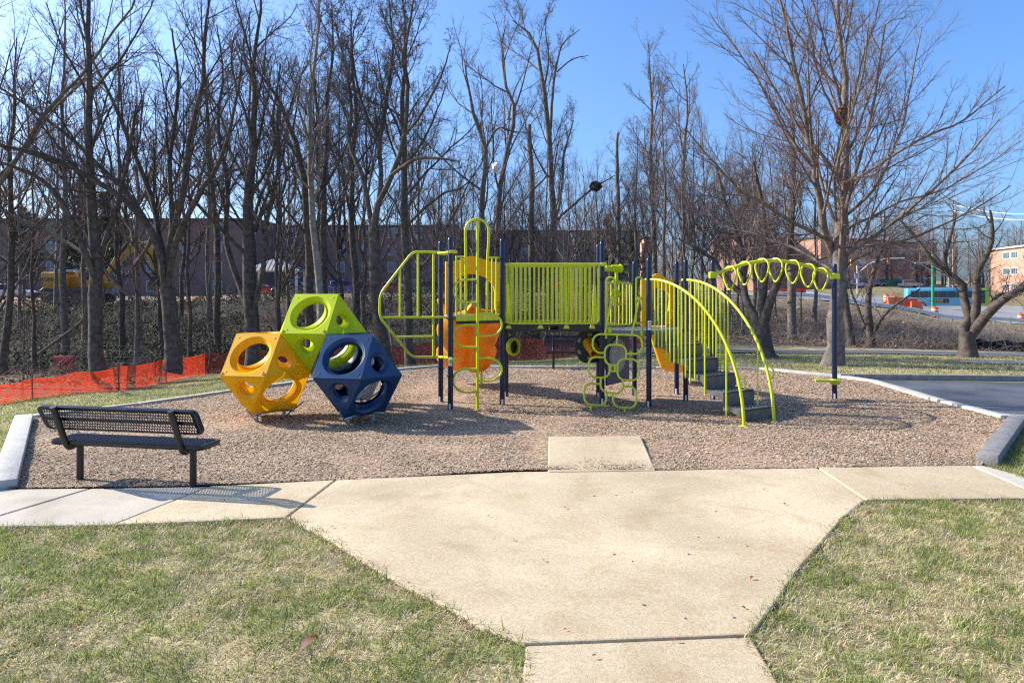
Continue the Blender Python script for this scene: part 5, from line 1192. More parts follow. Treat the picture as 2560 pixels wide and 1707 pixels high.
# ------------------------------------------------------------------ orange safety fence
FPTS = [(-30,16.0,1045,962),(80,18,1022,947),(190,20.5,998,931),(297,22.5,978,917),(415,25,960,898),(513,27.5,941,884)]
def net(pts, cols, rows, mt, fname):
    mb = MB(); N = len(pts)-1; G = []
    for i in range(cols+1):
        f = i/cols*N; k = min(int(f), N-1); t = f-k; a0, a1 = pts[k]; b0, b1 = pts[k+1]
        lo = a0.lerp(b0, t); hi = a1.lerp(b1, t); sag = math.sin(math.pi*t)*.07
        row = []
        for j in range(rows+1):
            v = j/rows; p = lo.lerp(hi, v); p.z -= sag*v; p.y += .05*math.sin(i*.16+j*.15)+.04*math.sin(i*.41); row.append(p)
        G.append(row)
    up = Vector((0,0,1))
    for j in range(rows+1):
        w_ = .010 if 0 < j < rows else .016
        vs = [p for i in range(cols+1) for p in (G[i][j]-up*w_, G[i][j]+up*w_)]
        mb.add(vs, [(2*i, 2*i+2, 2*i+3, 2*i+1) for i in range(cols)])
    for i in range(cols+1):
        d = (G[min(i+1, cols)][0]-G[max(i-1, 0)][0]).normalized()*.007
        vs = [p for j in range(rows+1) for p in (G[i][j]-d, G[i][j]+d)]
        mb.add(vs, [(2*j, 2*j+2, 2*j+3, 2*j+1) for j in range(rows)])
    return mb
def fence(label, pts, cols, rows, posts, nm='orange_net'):
    t = thing('safety_fence', label, 'fence', tuple(pts[0][0]))
    net(pts, cols, rows, None, '').build('netting', M[nm], t, smooth=0)
    for a, b in posts:
        p = MB(); d = (b-a); p.tube([a-Vector((0,0,.2)), b+Vector((0,0,.12))], .018, 6); p.build('post', M['mud'], t)
    return t
def fp(px, Y, pb, pt): return (PP(px, pb, Y), PP(px, pt, Y))
fl_ = [fp(*q_) for q_ in FPTS]
fence('orange mesh safety fence sagging along the left lawn', fl_, 260, 17, [fl_[k] for k in (1,3,4,5)])
FR_ = [(513,27.5,941,884),(700,27.2,927,872),(900,26.8,918,866),(1100,26,909,859),(1300,25.4,906,846),(1480,25,905,845),(1600,24.8,903,846)]
fr_ = [fp(*q_) for q_ in FR_]
fence('orange mesh safety fence running behind the play structure, shade put into its colour', fr_, 300, 17, [fr_[k] for k in range(1,7)], 'shade_tinted_net')
# wire fence behind it
t = thing('wire_fence', 'thin wire fence with dark stakes along the foot of the wooded slope', 'fence', (PX(60,30),30,0)); mb = MB()
ws = [TP(x, 29.5+.8*math.sin(x)) for x in range(-40, 700, 62)]
for h in (.25,.5,.75,1.0,1.2): mb.tube([p+Vector((0,0,h)) for p in ws], .005, 4)
mb.build('wire', M['mud'], t)
for p in ws: m2 = MB(); m2.tube([p-Vector((0,0,.2)), p+Vector((0,0,1.3))], .018, 5); m2.build('post', M['mud'], t)
# dark metal stakes on the right bank
t = thing('silt_fence', 'black fabric silt fence at the right edge behind the gnarled tree', 'fence', (PX(2440,27),27,0)); mb = MB(); vs = []
for i in range(31):
    p = TP(2433+i*9, 27.0+.2*math.sin(i*1.3)); vs += [p-Vector((0,0,.1)), p+Vector((0,0,.38+.05*math.sin(i*.9)))]
mb.add(vs, [(2*i, 2*i+2, 2*i+3, 2*i+1) for i in range(30)]); mb.build('fabric', M['silt'], t)
for i in range(0, 31, 5):
    p = TP(2433+i*9, 27.05); m2 = MB(); m2.box(p+Vector((0,.03,.25)), (.035,.035,.8)); m2.build('stake', M['wood_pole'], t)

# ------------------------------------------------------------------ barriers, barrels, guardrail
def jersey(name, label, loc, rz, m, L=1.5, H=1.05, slots=True, group=None):
    t = thing(name, label, 'barrier', (0,0,0), group); mb = MB(); W = .22
    if slots:
        mb.rbox((0,0,H*.86), (L,.16,H*.28), .04); mb.rbox((0,0,H*.28), (L,.34,H*.2), .05); mb.rbox((0,0,.08), (L*.96,.40,.16), .04)
        n = 7
        for i in range(n+1): mb.rbox((-L/2+.06+(L-.12)*i/n, 0, H*.55), (.075,.14,H*.40), .02)
    else:
        mb.prism([(-.30,0),(.30,0),(.30,.12),(.13,.40),(.09,H),(-.09,H),(-.13,.40),(-.30,.12)], L, (-L/2,0,0), Matrix(((0,0,1),(1,0,0),(0,1,0))))
    mb.build('shell', m, t, bevel=.02); f = MB()
    f.box((-L*.3,0,.02), (.3,.5,.05)); f.box((L*.3,0,.02), (.3,.5,.05)); f.build('foot', M['black'], t)
    t.location = loc; t.rotation_euler = (0,0,rz); return t
b = TP(160, 37); jersey('road_barrier', 'faded red plastic barrier with slots standing in front of the wooded slope', PP(160, 938, 30), .05, M['barrier_red'], .86, .82)
jersey('road_barrier', 'bright red plastic road barrier left of the pole-like trunk', TP(1952, 74), .0, M['barrier_bright'], 1.6, .9, False, 'plastic barriers along the roadworks')
jersey('road_barrier', 'bright red plastic road barrier right of the pole-like trunk', TP(1995, 74), .0, M['barrier_bright'], 1.6, .9, False, 'plastic barriers along the roadworks')
jersey('road_barrier', 'orange plastic road barrier left of the bus', TP(2238, 82), .0, M['barrier_orange'], 1.8, .95, False, 'plastic barriers along the roadworks')
jersey('road_barrier', 'long orange-red road barrier overlapping the rear wheel of the bus', TP(2266, 83), .0, M['barrier_bright'], 2.6, .95, False, 'plastic barriers along the roadworks')
jersey('road_barrier', 'short orange road barrier beside the red one at the rear of the bus', TP(2291, 82), .0, M['barrier_orange'], 1.3, .95, False, 'plastic barriers along the roadworks')
def barrel(loc, label):
    t = thing('traffic_barrel', label, 'traffic barrel', (0,0,0), 'orange and white barrels at the roadworks'); n = 20
    mb = MB(); mb.lathe([(.30,.08),(.29,.98),(.22,1.0),(0,1.0)], (0,0,0), n); mb.box((0,0,1.06), (.26,.03,.12)); mb.build('drum', M['barrier_orange'], t, smooth=50)
    for z in (.36, .66): s = MB(); s.lathe([(.299,0),(.297,.13)], (0,0,z), n); s.build('stripe', M['white_paint'], t)
    s = MB(); s.lathe([(.36,0),(.36,.09),(.30,.1)], (0,0,0), n); s.build('base', M['black'], t); t.location = loc; return t
br = barrel(TP(2337, 66.5), 'orange and white barrel at the foot of the green pole')
for px, Y, lab in ((2552,72,'orange and white barrel at the far right edge'), (2216,84,'orange barrel left of the orange barriers'), (2237,86,'orange barrel behind the orange barriers'), (2432,74,'orange barrel in front of the bus nose'), (2170,88,'orange barrel on the road left of the others')):
    dup(br, TP(px, Y), 0, 1, lab)
t = thing('guardrail', 'galvanised steel guardrail along the near side of the road', 'guardrail', (PX(2300,63),63,0)); line = [TP(px, 62+.0*px)+Vector((0,0,.55)) for px in range(1900, 2820, 30)]
mb = MB(); vs = []; prof = [(0,.16),(-.05,.12),(-.05,.06),(0,.0),(-.05,-.06),(-.05,-.12),(0,-.16)]
for p in line: vs += [p+Vector((0,a,b_)) for a, b_ in prof]
k = len(prof); mb.add(vs, [(i*k+j, (i+1)*k+j, (i+1)*k+j+1, i*k+j+1) for i in range(len(line)-1) for j in range(k-1)]); mb.build('rail', M['white_paint'], t, smooth=60)
for i, px in enumerate((1930,1990,2050,2120,2190,2250,2300,2331,2346,2381,2430,2488,2528,2590,2650)):
    p = TP(px, 62); m2 = MB(); m2.box(p+Vector((0,.10,.3)), (.10,.12,.95)); m2.box(p+Vector((0,.03,.55)), (.14,.10,.32)); m2.build('post', M['steel'], t)

# ------------------------------------------------------------------ vehicles
def car(label, loc, rz, paint, kind='sedan', group='cars parked far behind the playground'):
    t = thing('parked_car', label, 'car', (0,0,0), group)
    low = [(-2.25,.28),(-2.28,.62),(-2.15,.82),(-1.55,.92),(1.15,.93),(1.95,.84),(2.25,.70),(2.28,.30)]
    cab = [(-1.75,.90),(-1.25,1.38),(-.4,1.46),(.35,1.42),(1.2,.92)]
    if kind == 'suv': cab = [(-2.1,.9),(-1.9,1.55),(-.8,1.66),(.45,1.60),(1.25,.95)]; low = [(x, z*1.08) for x, z in low]
    if kind == 'pickup': cab = [(-.55,.95),(-.45,1.70),(.4,1.76),(.85,1.70),(1.45,1.0)]; low = [(x*1.15, z*1.2) for x, z in low]
    ax = Matrix(((1,0,0),(0,0,1),(0,1,0)))
    mb = MB(); mb.prism(low, 1.74, (0,-.87,0), ax); mb.prism([(x*.97, z) for x, z in cab], 1.42, (0,-.71,0), ax); mb.build('body', paint, t, bevel=.07)
    g = MB()
    for y, s in ((-.722,.012),(.71,.012)): g.prism([(x*.84+.0, .97+(z-.92)*.80) for x, z in cab], s, (0,y,0), ax)
    x0, z0 = cab[0]; x1, z1 = cab[1]; x2, z2 = cab[-2]; x3, z3 = cab[-1]
    g.add([(x0*.97-.015,-.6,z0+.06),(x0*.97-.015,.6,z0+.06),(x1*.97-.03,.56,z1-.06),(x1*.97-.03,-.56,z1-.06)], [(0,1,2,3)]); g.add([(x3*.97+.015,-.6,z3+.04),(x3*.97+.015,.6,z3+.04),(x2*.97+.04,.56,z2-.06),(x2*.97+.04,-.56,z2-.06)], [(3,2,1,0)])
    g.build('windows', M['car_glass'], t)
    for x in (-1.42, 1.42):
        for y in (-.80, .80):
            wq = MB(); wq.lathe([(.0,-.10),(.30,-.10),(.335,-.06),(.335,.06),(.30,.10),(0,.10)], (x,y,.335), 20, Matrix.Rotation(R(90), 3, 'X')); wo = wq.build('wheel', M['tyre'], t, smooth=40)
            rq = MB(); rq.lathe([(.0,-.112),(.19,-.112),(.2,-.10)], (x,y,.335), 16, Matrix.Rotation(R(90 if y < 0 else -90)*-1, 3, 'X')); rq.build('rim', M['rim'], wo)
    for y in (-.62,.62):
        hq = MB(); hq.rbox((2.24 if kind != 'pickup' else 2.58, y, .68), (.06,.30,.12), .02); hq.build('headlight', M['white_paint'], t)
    t.location = loc; t.rotation_euler = (0,0,rz); return t
P_ = lambda n, c: mat('car_'+n, c, .3, coat=.5, var=.03)
cp = {'white': P_('white',(.62,.64,.68)), 'dark': P_('charcoal',(.03,.04,.05)), 'blue': P_('blue',(.01,.06,.32)), 'red': P_('red',(.45,.02,.015)), 'silver': P_('silver',(.38,.40,.42)), 'black': P_('black',(.012,.012,.014))}
for px, Y, rz, c_, kd, lab in ((30,76,.05,'white','suv','white car parked left of the yellow excavator'), (128,77,3.1,'dark','sedan','dark car parked between the white car and the excavator'), (-40,76,0,'silver','sedan','silver car cut by the left edge of the photo'),
    (870,80,.1,'blue','suv','bright blue car parked behind the trees above the navy cube'), (972,82,3.0,'red','sedan','red car parked behind the flat climbing frame'), (738,82,0,'black','pickup','black pickup parked behind the pavilion'),
    (655,84,0,'red','sedan','red car behind the left side of the pavilion'), (1090,84,0,'dark','suv','dark car parked behind the left tower'), (1420,84,.1,'red','sedan','red car glimpsed behind the bridge railing')):
    car(lab, TP(px, Y)+Vector((0,0,.0)), rz, cp[c_], kd)
def lot(px, py, Y): return PP(px, py, Y)
for px, Y, rz, c_, kd, lab in ((2345,146,.2,'dark','sedan','dark car in the lot behind the bus, right of the green pole'), (2376,147,3.2,'silver','sedan','silver car in the lot between the green pole and the utility pole'), (2275,148,0,'silver','suv','silver car in the lot left of the green pole'), (2140,148,.1,'white','sedan','white car in the lot behind the large lawn tree'), (2110,147,.0,'dark','suv','dark car in the lot left of the signal pole'), (2182,150,0,'blue','sedan','blue car in the lot beside the green dumpster')):
    car(lab, TP(px, Y), rz, cp[c_], kd, 'cars parked in the apartment lot')
# --- bus
t = thing('city_bus', 'light blue city bus with a lime front passing on the road at right', 'bus', (0,0,0)); L_, W_, H_ = 11.6, 2.55, 3.05
mb = MB(); mb.rbox((-1.0,0,1.72), (L_-2.0,W_,2.62), .16); bo = mb.build('body', M['bus_blue'], t, smooth=40)
mb = MB(); mb.rbox((L_/2-1.0,0,1.70), (2.02,W_+.004,2.60), .16); mb.build('front_body', M['bus_green'], t, smooth=40)
mb = MB(); mb.prism([(0,0),(.7,0),(1.3,1.25),(.55,1.25)], W_+.03, (3.1,-W_/2-.015,.45), Matrix(((1,0,0),(0,0,1),(0,1,0)))); mb.build('swoosh', M['bus_yellow'], t)
for sgn in (-1, 1):
    for i in range(7):
        mb = MB(); mb.rbox((-4.75+i*1.28, sgn*(W_/2+.004), 2.12), (1.24,.03,.95), .03); mb.build('window', M['car_glass'], t)
    mb = MB(); mb.rbox((4.65, sgn*(W_/2+.006), 1.75), (1.0,.03,1.9), .03); mb.build('door', M['car_glass'], t)
mb = MB(); mb.rbox((L_/2+.01,0,1.95), (.05,W_-.3,1.5), .04); mb.build('windscreen', M['car_glass'], t)
mb = MB(); mb.box((-1.2,-W_/2-.012,1.15), (2.6,.02,.62)); ad = mb.build('advert_panel', M['ink'], t)
mb = MB()
for i, wx in enumerate((.26,.2,.3,.22,.26)): mb.box((-2.15+i*.33,-W_/2-.026,1.27), (wx,.012,.14)); mb.box((-2.1+i*.30,-W_/2-.026,1.03), (wx*.9,.012,.12))
mb.build('print', M['sign_yellow'], ad); mb = MB(); mb.lathe([(0,0),(.22,0)], (-.25,-W_/2-.026,1.12), 16, Matrix.Rotation(R(90), 3, 'X')); mb.build('emblem', M['barrier_bright'], ad)
for x in (-3.6, 3.3):
    for y in (-1.13, 1.13):
        wq = MB(); wq.lathe([(0,-.16),(.42,-.16),(.48,-.1),(.48,.1),(.42,.16),(0,.16)], (x,y,.48), 22, Matrix.Rotation(R(90), 3, 'X')); wo = wq.build('wheel', M['tyre'], t, smooth=40)
        rq = MB(); rq.lathe([(0,.172),(.24,.172),(.26,.16)], (x,y,.48), 16, Matrix.Rotation(R(90 if y < 0 else -90), 3, 'X')); rq.build('rim', M['rim'], wo)
mb = MB(); mb.rbox((-1.5,0,3.06), (5,1.6,.14), .05); mb.build('roof_unit', M['bus_blue'], t)
t.location = PP(2364, 771, 99); t.rotation_euler = (0, 0, R(-17)); t.scale = (.87,.95,.95)
# --- excavator
t = thing('excavator', 'yellow excavator working on bare earth beyond the woods at left', 'excavator', (0,0,0))
for y in (-1.25, 1.25):
    mb = MB(); n = 14; out = [(-1.75+.42*math.cos(a), .45+.42*math.sin(a)) for a in np.linspace(R(90), R(270), n)]+[(1.75+.42*math.cos(a), .45+.42*math.sin(a)) for a in np.linspace(R(-90), R(90), n)]
    mb.prism(out, .55, (0,y-.27,0), Matrix(((1,0,0),(0,0,1),(0,1,0)))); mb.build('track', M['mud'], t, bevel=.03)
mb = MB(); mb.rbox((0,0,1.05), (2.2,2.2,.35), .05); mb.build('undercarriage', M['mud'], t)
mb = MB(); mb.rbox((-1.75,0,1.95), (1.9,2.7,1.35), .18); mb.rbox((.2,.45,1.75), (2.4,1.7,.95), .08); mb.rbox((2.0,.3,1.55), (1.4,1.0,.55), .06); up_ = mb.build('body', M['machine'], t, smooth=40)
mb = MB(); mb.rbox((1.1,-.85,2.15), (1.5,.95,1.7), .08); cb = mb.build('cab', M['machine'], t, smooth=40)
mb = MB(); mb.rbox((1.1,-1.335,2.45), (1.15,.03,.9), .03); mb.rbox((1.86,-.85,2.4), (.03,.75,1.0), .02); mb.build('window', M['car_glass'], cb)
mb = MB(); mb.rbox((-1.0,-.2,2.72), (1.6,1.8,.25), .06); mb.build('hood', M['steel'], t)
def limb(pts, w0, y, m, nm):
    mb = MB(); up = []; dn = []
    for i, (x, z, h) in enumerate(pts): up.append((x, z+h/2)); dn.append((x, z-h/2))
    mb.prism(up+dn[::-1], w0, (0,y-w0/2,0), Matrix(((1,0,0),(0,0,1),(0,1,0)))); return mb.build(nm, m, t, bevel=.03)
limb([(1.6,2.0,.5),(2.5,3.6,.75),(3.4,4.55,.85),(4.3,4.95,.6),(5.0,5.0,.4)], .55, .35, M['machine'], 'boom')
mb = MB(); mb.prism([(4.5,5.3),(5.4,5.2),(6.3,3.2),(6.0,2.3),(5.7,2.4),(5.5,3.2)], .42, (0,.14,0), Matrix(((1,0,0),(0,0,1),(0,1,0)))); mb.build('stick', M['machine'], t, bevel=.03)
mb = MB(); mb.prism([(5.6,2.4),(6.2,2.3),(6.5,1.5),(6.0,1.0),(5.2,1.3)], 1.0, (0,-.15,0), Matrix(((1,0,0),(0,0,1),(0,1,0)))); mb.build('bucket', M['mud'], t, bevel=.03)
mb = MB(); mb.tube([(2.0,.35,2.3),(3.3,.35,3.9)], .09, 8); mb.tube([(3.6,.35,5.1),(5.2,.35,5.35)], .08, 8); mb.build('hydraulic_ram', M['steel'], t)
lettering('KOMATSU', .46, M['ink'], t, (-1.72,-1.362,1.85), .86)
t.location = TP(206, 60)+Vector((0,0,.1)); t.rotation_euler = (0,0,R(8)); t.scale = (1.0,)*3

# ------------------------------------------------------------------ buildings
def block(name, label, p0, p1, z0, H, depth, wall, floors, wins, ww, wh, roof='roof_dark', first_sill=1.0, parapet=.35, cat='apartment building', eave=.25):
    """facade from p0 to p1 (left to right as seen), depth away from the camera"""
    p0 = Vector((p0[0], p0[1], z0)); p1 = Vector((p1[0], p1[1], z0)); d = p1-p0; L = d.length; u = d.normalized(); n_ = Vector((u.y, -u.x, 0)); t = thing(name, label, cat, tuple((p0+p1)/2))
    ax = Matrix((u, -n_, Vector((0,0,1)))).transposed()
    mb = MB(); c = (p0+p1)/2-n_*depth/2; mb.box(c+Vector((0,0,H/2-1)), (L, depth, H+2), ax=ax); mb.build('wall', M[wall], t, smooth=0)
    mb = MB(); mb.box(c+Vector((0,0,H+.1)), (L+2*eave, depth+2*eave, .3), ax=ax); mb.build('roof', M[roof], t, smooth=0)
    fh = H/floors
    for f in range(floors):
        for w_ in wins:
            x = p0+u*(L*w_); z = z0+f*fh+first_sill+wh/2
            mb = MB(); cc = Vector((x.x, x.y, z))+n_*.03; mb.box(cc, (ww+.24,.10,wh+.24), ax=ax); fo = mb.build('window', M['frame' if wall == 'brick_dark' else 'white_paint'], t, smooth=0)
            mb = MB(); nn_ = 2 if ww < 1.6 else 3
            for i in range(nn_): mb.box(cc+n_*.055+u*(ww/nn_*(i-(nn_-1)/2)), (ww/nn_-.10,.02,wh-.1), ax=ax)
            mb.build('pane', M['glass'], fo, smooth=0)
    return t
block('apartment_building', 'dark red brick apartment block far behind the woods at left', (PX(-260,112),112), (PX(640,112),112), 1.0, 12.4, 14, 'brick_dark', 4, [.06+.0926*i for i in range(11)], 1.3, 1.6)
block('apartment_building', 'dark red brick block behind the left play tower', (PX(690,122),122), (PX(1142,122),122), 1.4, 11.9, 14, 'brick_dark', 4, [.07+.143*i for i in range(7)], 1.3, 1.6)
block('apartment_building', 'low dark brick block behind the bridge and centre trees', (PX(1150,130),130), (PX(1600,130),130), 1.5, 11.6, 14, 'brick_dark', 4, [.08+.14*i for i in range(7)], 1.3, 1.6)
block('apartment_building', 'salmon brick building wall lit between trees right of the centre', (PX(1612,140),140), (PX(1640,140),140), 1.7, 11.0, 12, 'brick_salmon', 3, [], 1.2, 1.4)
# blocks with a lit end wall and a shaded long front
def turned(label, pxa, Ya, pxb, Yb, z0, H, depth, wins):
    return block('apartment_building', label, (PX(pxa,Ya),Ya), (PX(pxb,Yb),Yb), z0, H, depth, 'brick_salmon', 3, wins, 1.6, 1.3)
turned('salmon brick block with its lit end wall left of the pole-like trunk', 1890, 146, 2012, 160, 2.0, 11.5, 11, [.15,.4,.65,.88])
turned('salmon brick block with its lit end wall beside the large lawn tree', 2052, 150, 2340, 172, 3.0, 10.5, 11, [.08+.115*i for i in range(8)])
p0, p1 = (PX(2475,152), 152), (PX(2790,112), 112)
block('apartment_building', 'three storey salmon brick building at the right edge of the photo', p0, p1, 1.0, 9.9, 14, 'brick_salmon', 3, [.17,.25,.47,.55,.72,.86], 2.5, 1.3, 'white_paint', 1.2, eave=.5)
# --- pavilion
t = thing('picnic_pavilion', 'open pavilion with a pale standing seam hip roof behind the trees', 'pavilion', (0,0,0)); mb = MB(); a = 2.6
mb.add([(-a,-a,2.45),(a,-a,2.45),(a,a,2.45),(-a,a,2.45),(0,0,3.75)], [(0,1,4),(1,2,4),(2,3,4),(3,0,4),(3,2,1,0)]); ro = mb.build('roof', M['metal_roof'], t, smooth=0); mb = MB()
for i in range(1, 14):
    x = -a+2*a*i/14; k = 1-abs(x)/a
    for rot in range(4):
        Mx = Matrix.Rotation(R(90*rot), 3, 'Z'); mb.tube([Mx @ Vector((x,-a,2.47)), Mx @ Vector((x,-a+a*k,2.47+1.3*k))], .025, 4)
mb.build('seam', M['wood_dark'], ro)
for x in (-2.2,2.2):
    for y in (-2.2,2.2): mb = MB(); mb.box((x,y,1.1), (.22,.22,2.8)); mb.build('post', M['white_paint'], t)
t.location = TP(693, 68); t.rotation_euler = (0,0,.12)
# rail fence and table near it
t = thing('rail_fence', 'low dark rail fence in front of the pavilion', 'fence', (PX(720,63),63,0)); fl2 = [TP(x, 63) for x in range(690, 860, 21)]; mb = MB()
for h in (.45,.85): mb.tube([p+Vector((0,0,h)) for p in fl2], .05, 5)
mb.build('rail', M['mud'], t)
for p in fl2: m2 = MB(); m2.box(p+Vector((0,0,.4)), (.14,.14,1.2)); m2.build('post', M['mud'], t)

# ------------------------------------------------------------------ poles, wires, signs
def pole(name, label, px, Y, ytop, r, m, cat, group=None, parts=None):
    b = TP(px, Y); t = thing(name, label, cat, tuple(b), group); z = PZ(ytop, Y); mb = MB(); mb.tube([b-Vector((0,0,.5)), Vector((b.x,b.y,z))], [r, r*.85], 12); mb.build('pole', M[m], t, smooth=60); return t, b, z
t, b, z = pole('lamp_post', 'thick bright green pole standing in front of the bus', 2332, 88, 636, .19, 'green', 'pole')
mb = MB(); mb.tube([(b.x,b.y,z-1.0),(b.x-1.9,b.y,z-1.05)], .04, 6); mb.tube([(b.x,b.y,z-2.2),(b.x-1.7,b.y,z-1.08)], .03, 6); mb.build('arm', M['white_paint'], t)
mb = MB(); mb.rbox((b.x-2.0,b.y,z-1.1), (.5,.2,.12), .03); mb.build('lamp', M['white_paint'], t)
t, b, z = pole('utility_pole', 'tall wooden utility pole carrying wires behind the bus', 2383, 128, 500, .20, 'wood_pole', 'utility pole')
mb = MB(); mb.box((b.x,b.y,z-.8), (2.6,.14,.16)); mb.box((b.x,b.y,z-2.0), (2.0,.14,.16)); mb.build('crossarm', M['wood_pole'], t)
t2, b2_, z2_ = pole('utility_pole', 'grey pole standing close beside the wooden utility pole', 2373, 124, 640, .22, 'wood_dark', 'utility pole')
for i, (pa, pb, lab) in enumerate(((PP(2383,512,128), PP(2700,527,95), 'upper white overhead wire running right from the utility pole'), (PP(2383,527,128), PP(2700,541,95), 'lower white overhead wire running right from the utility pole'),
    (PP(2383,512,128), PP(1980,585,190), 'overhead wire running left from the top of the utility pole'), (PP(2383,530,128), PP(1980,596,190), 'overhead wire running left below the top of the utility pole'), (PP(2383,560,128), PP(2700,590,95), 'lowest overhead wire at the right edge'))):
    pts = [pa.lerp(pb, k/20)-Vector((0,0,1.0*math.sin(math.pi*k/20))) for k in range(21)]; mb = MB(); mb.tube(pts, .055 if i < 2 else .035, 5)
    tag(mb.build('overhead_wire', M['white_paint'] if i < 2 else M['steel'], smooth=60), lab, 'wire', 'overhead wires')
t, b, z = pole('traffic_signal', 'white signal pole with curved mast arm behind the lawn tree', 2143, 118, 662, .14, 'white_paint', 'traffic signal')
mb = MB(); mb.tube([(b.x,b.y,z-1.6),(b.x+2.0,b.y,z+.2),(b.x+4.6,b.y,z+1.0),(b.x+8,b.y,z+1.15)], .08, 8); mb.tube([(b.x-3.0,b.y,z+.75),(b.x+3.2,b.y,z+.75)], .03, 5); mb.build('mast_arm', M['white_paint'], t, smooth=60)
for dx, dz in ((-1.0,.75),(5.2,1.05)):
    mb = MB(); mb.rbox((b.x+dx,b.y-.1,z+dz-.35), (.36,.30,1.05), .04); h_ = mb.build('signal_head', M['signal'], t)
    mb = MB()
    for k in range(3): mb.lathe([(.0,0),(.10,.0),(.11,-.02)], (b.x+dx,b.y-.26,z+dz-.02-.33*k), 12, Matrix.Rotation(R(90), 3, 'X'))
    mb.build('lens', M['ink'], h_)
mb = MB(); mb.box((b.x+.95,b.y-.15,z+.55), (1.1,.05,.7)); mb.build('street_sign', M['steel'], t)
p = TP(2141, 112); t = thing('speed_sign', 'white speed limit sign with dark numerals near the signal pole', 'road sign', tuple(p)); zc = PZ(690, 112)
mb = MB(); mb.tube([p, Vector((p.x,p.y,zc+.4))], .035, 6); mb.build('post', M['steel'], t); mb = MB(); mb.rbox((p.x,p.y-.05,zc), (.70,.03,.95), .01); pn = mb.build('panel', M['white_paint'], t)
for tx_, sz, dz in (('30', .50, -.32), ('SPEED', .17, .28), ('LIMIT', .17, .10)):
    lettering(tx_, sz, M['ink'], pn, Vector((p.x,p.y-.072,zc+dz))-Vector(p))
p = TP(2371, 132); t = thing('fire_hydrant', 'yellow fire hydrant on the far verge beside the utility pole', 'hydrant', tuple(p)); zz = PZ(719, 132); mb = MB()
mb.lathe([(.22,0),(.22,.08),(.16,.1),(.16,.75),(.20,.78),(.19,.86),(.10,1.0),(.04,1.05),(0,1.06)], (p.x,p.y,p.z), 14); mb.build('body', M['signal'], t); mb = MB(); mb.lathe([(0,-.30),(.09,-.30),(.09,.30),(0,.30)], (p.x,p.y,p.z+.6), 10, Matrix.Rotation(R(90), 3, 'Y')); mb.build('outlet', M['signal'], t)
p = TP(2225, 150); t = thing('dumpster', 'green dumpster in the apartment lot', 'dumpster', tuple(p)); mb = MB(); mb.prism([(-1.6,.1),(1.6,.1),(1.8,1.3),(-1.8,1.3)], 1.6, (p.x,p.y-.8,p.z), Matrix(((1,0,0),(0,0,1),(0,1,0)))); mb.build('bin', M['dumpster'], t, bevel=.03); mb = MB(); mb.rbox((p.x,p.y,p.z+1.42), (3.7,1.7,.16), .05); mb.build('lid', M['dumpster'], t)
p = TP(2480, 118); t = thing('safety_fence', 'short run of orange netting in front of the salmon brick building', 'fence', tuple(p)); pts = [(TP(px, 120), TP(px, 120)+Vector((0,0,1.4))) for px in (2465,2480,2497)]
net(pts, 34, 14, None, '').build('netting', M['orange_net'], t, smooth=0)
for a, b_ in pts: m2 = MB(); m2.tube([a, b_+Vector((0,0,.15))], .03, 5); m2.build('post', M['mud'], t)

# ------------------------------------------------------------------ small things
def blob(c, r, seed, m, name, label, cat, n=900, s=.05):
    rg = np.random.default_rng(seed); d = norm(rg.normal(0, 1, (n, 3)))*(rg.random((n, 1))**.4)*np.array(r); a = norm(rg.normal(0, 1, (n, 3))); b_ = norm(np.cross(a, rg.normal(0, 1, (n, 3)))); k = rg.uniform(.5, 1.3, (n, 1))*s
    V = np.stack([d-a*k, d+b_*k*.5, d+a*k, d-b_*k*.5], 1).reshape(-1, 3); o = np_mesh(name, V, np.arange(4*n).reshape(-1, 4), M[m]); o.location = c; return tag(o, label, cat)
blob(PP(2106,292,17.8), (.17,.13,.24), 3, 'nest', 'squirrel_nest', 'brown leaf nest lodged in the large lawn tree', 'nest', 700, .06)
blob(PP(1489,466,38.2), (.32,.3,.26), 4, 'mud', 'bird_nest', 'dark twig nest on a limb right of the central tree', 'nest', 500, .10)
bm = bmesh.new(); bmesh.ops.create_icosphere(bm, subdivisions=3, radius=.18)
for v in bm.verts: v.co *= 1+.22*math.sin(v.co.x*40+v.co.z*25)*math.cos(v.co.y*33); v.co.z *= 1.25
mb = MB(); mb.add([v.co+PP(1240,419,32) for v in bm.verts], [[v.index for v in f.verts] for f in bm.faces]); bm.free(); tag(mb.build('plastic_bag', M['bag'], loc=PP(1240,419,32)), 'white plastic bag caught in a tree above the pole climber', 'plastic bag')
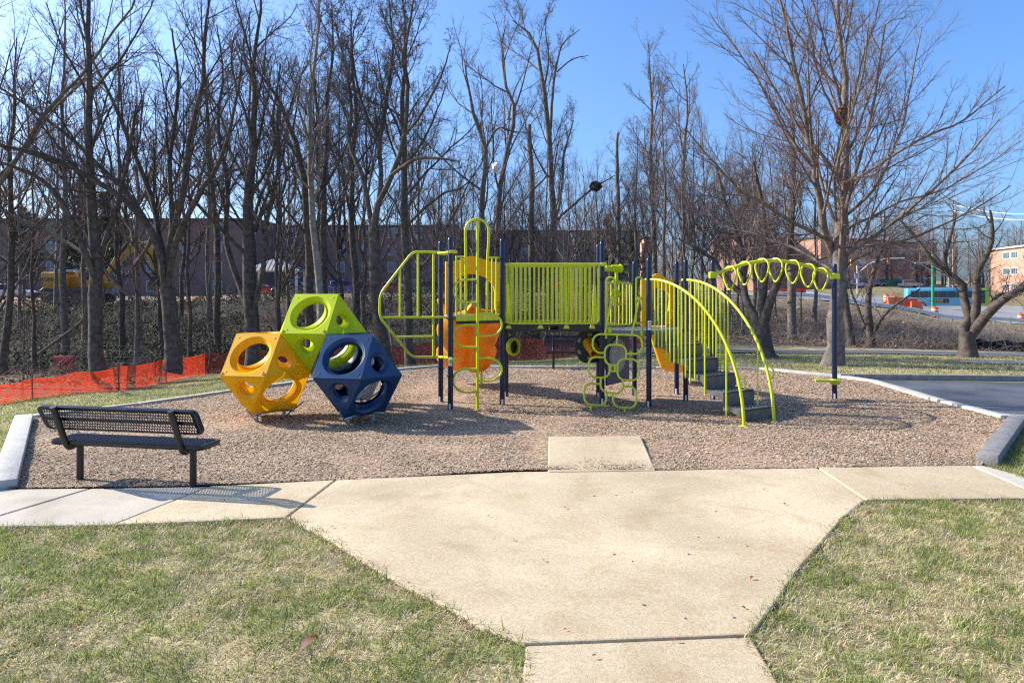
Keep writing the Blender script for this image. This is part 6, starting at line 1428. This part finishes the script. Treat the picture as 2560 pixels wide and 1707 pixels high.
# fallen branch on the slope
pts = [PP(x, y, Y_) for x, y, Y_ in ((70,905,30),(130,860,30.5),(180,825,31),(208,800,31.2))]; mb = MB(); mb.tube(pts, [.05,.07,.075,.08], 8); tag(mb.build('fallen_branch', M['bark'], smooth=60), 'pale broken branch leaning against the vine-hung trunk', 'branch')
def leaf(c, L, W, rz, tilt, m, seed):
    mb = MB(); n = 9; vs = []
    for i in range(n):
        s = i/(n-1); w_ = W*math.sin(math.pi*min(1, s*.92+.06))**.7*(1+.12*math.cos(s*22)); z = .35*W*math.sin(s*3.1)+tilt*s*L
        vs += [Vector((s*L-L/2, -w_/2, z+W*.14)), Vector((s*L-L/2, 0, z)), Vector((s*L-L/2, w_/2, z+W*.16))]
    Mz = Matrix.Rotation(rz, 3, 'Z'); vs = [Mz @ v+Vector(c) for v in vs]; mb.add(vs, [(3*i+j, 3*i+3+j, 3*i+4+j, 3*i+1+j) for i in range(n-1) for j in range(2)]); return mb.build('fallen_leaf', M[m], loc=c, smooth=60)
c = GP(772,1642); c.z = .045; tag(leaf(c, .105, .06, .75, .35, 'dead_leaf', 1), 'large brown dead leaf lying on the left front lawn', 'leaf')
rl = random.Random(5)
reds = [(1880,1446),(1360,1401),(1282,1349),(1413,1270),(1222,1291),(1485,1641),(843,1272),(878,1276),(1261,1578),(1413,1574),(1858,1520),(690,1270),(720,1278),(740,1262),(830,1318),(800,1322),(1690,1600),(2030,1390),(2098,1300),(1960,1260),(1910,1224),(560,1252),(620,1251),(2260,1222)]
l0 = None
for i, (x, y) in enumerate(reds):
    c = GP(x, y, .03); c.z = .032
    if l0 is None: l0 = tag(leaf(c, .03, .02, .5, .2, 'red_leaf', i), 'small dry red leaf lying on the concrete path', 'leaf', 'small dry leaves on the path')
    else: o = l0.copy(); C.objects.link(o); o.location = c; o.rotation_euler = (0,0,rl.uniform(0,6.28)); o.scale = (rl.uniform(.5,.9),)*3
g0 = None
for i, (x, y) in enumerate([(1535,1385),(1713,1545),(1722,1385),(1581,1402),(1790,1278),(1796,1343),(1868,1365),(1610,1512),(1835,1543),(1745,1342),(1540,1237),(1485,1240),(1580,1230)]):
    c = GP(x, y, .026); c.z = .0275
    if g0 is None: mb = MB(); mb.lathe([(.010,-.002),(.009,.0012),(0,.0018)], (c.x,c.y,.0275), 10); g0 = tag(mb.build('gum_spot', M['asphalt'], loc=(c.x,c.y,.0275)), 'small dark gum spot trodden into the concrete path', 'gum spot', 'gum spots on the path')
    else: o = g0.copy(); C.objects.link(o); o.location = c; s = rl.uniform(.5,1.1); o.scale = (s*1.2, s, 1)
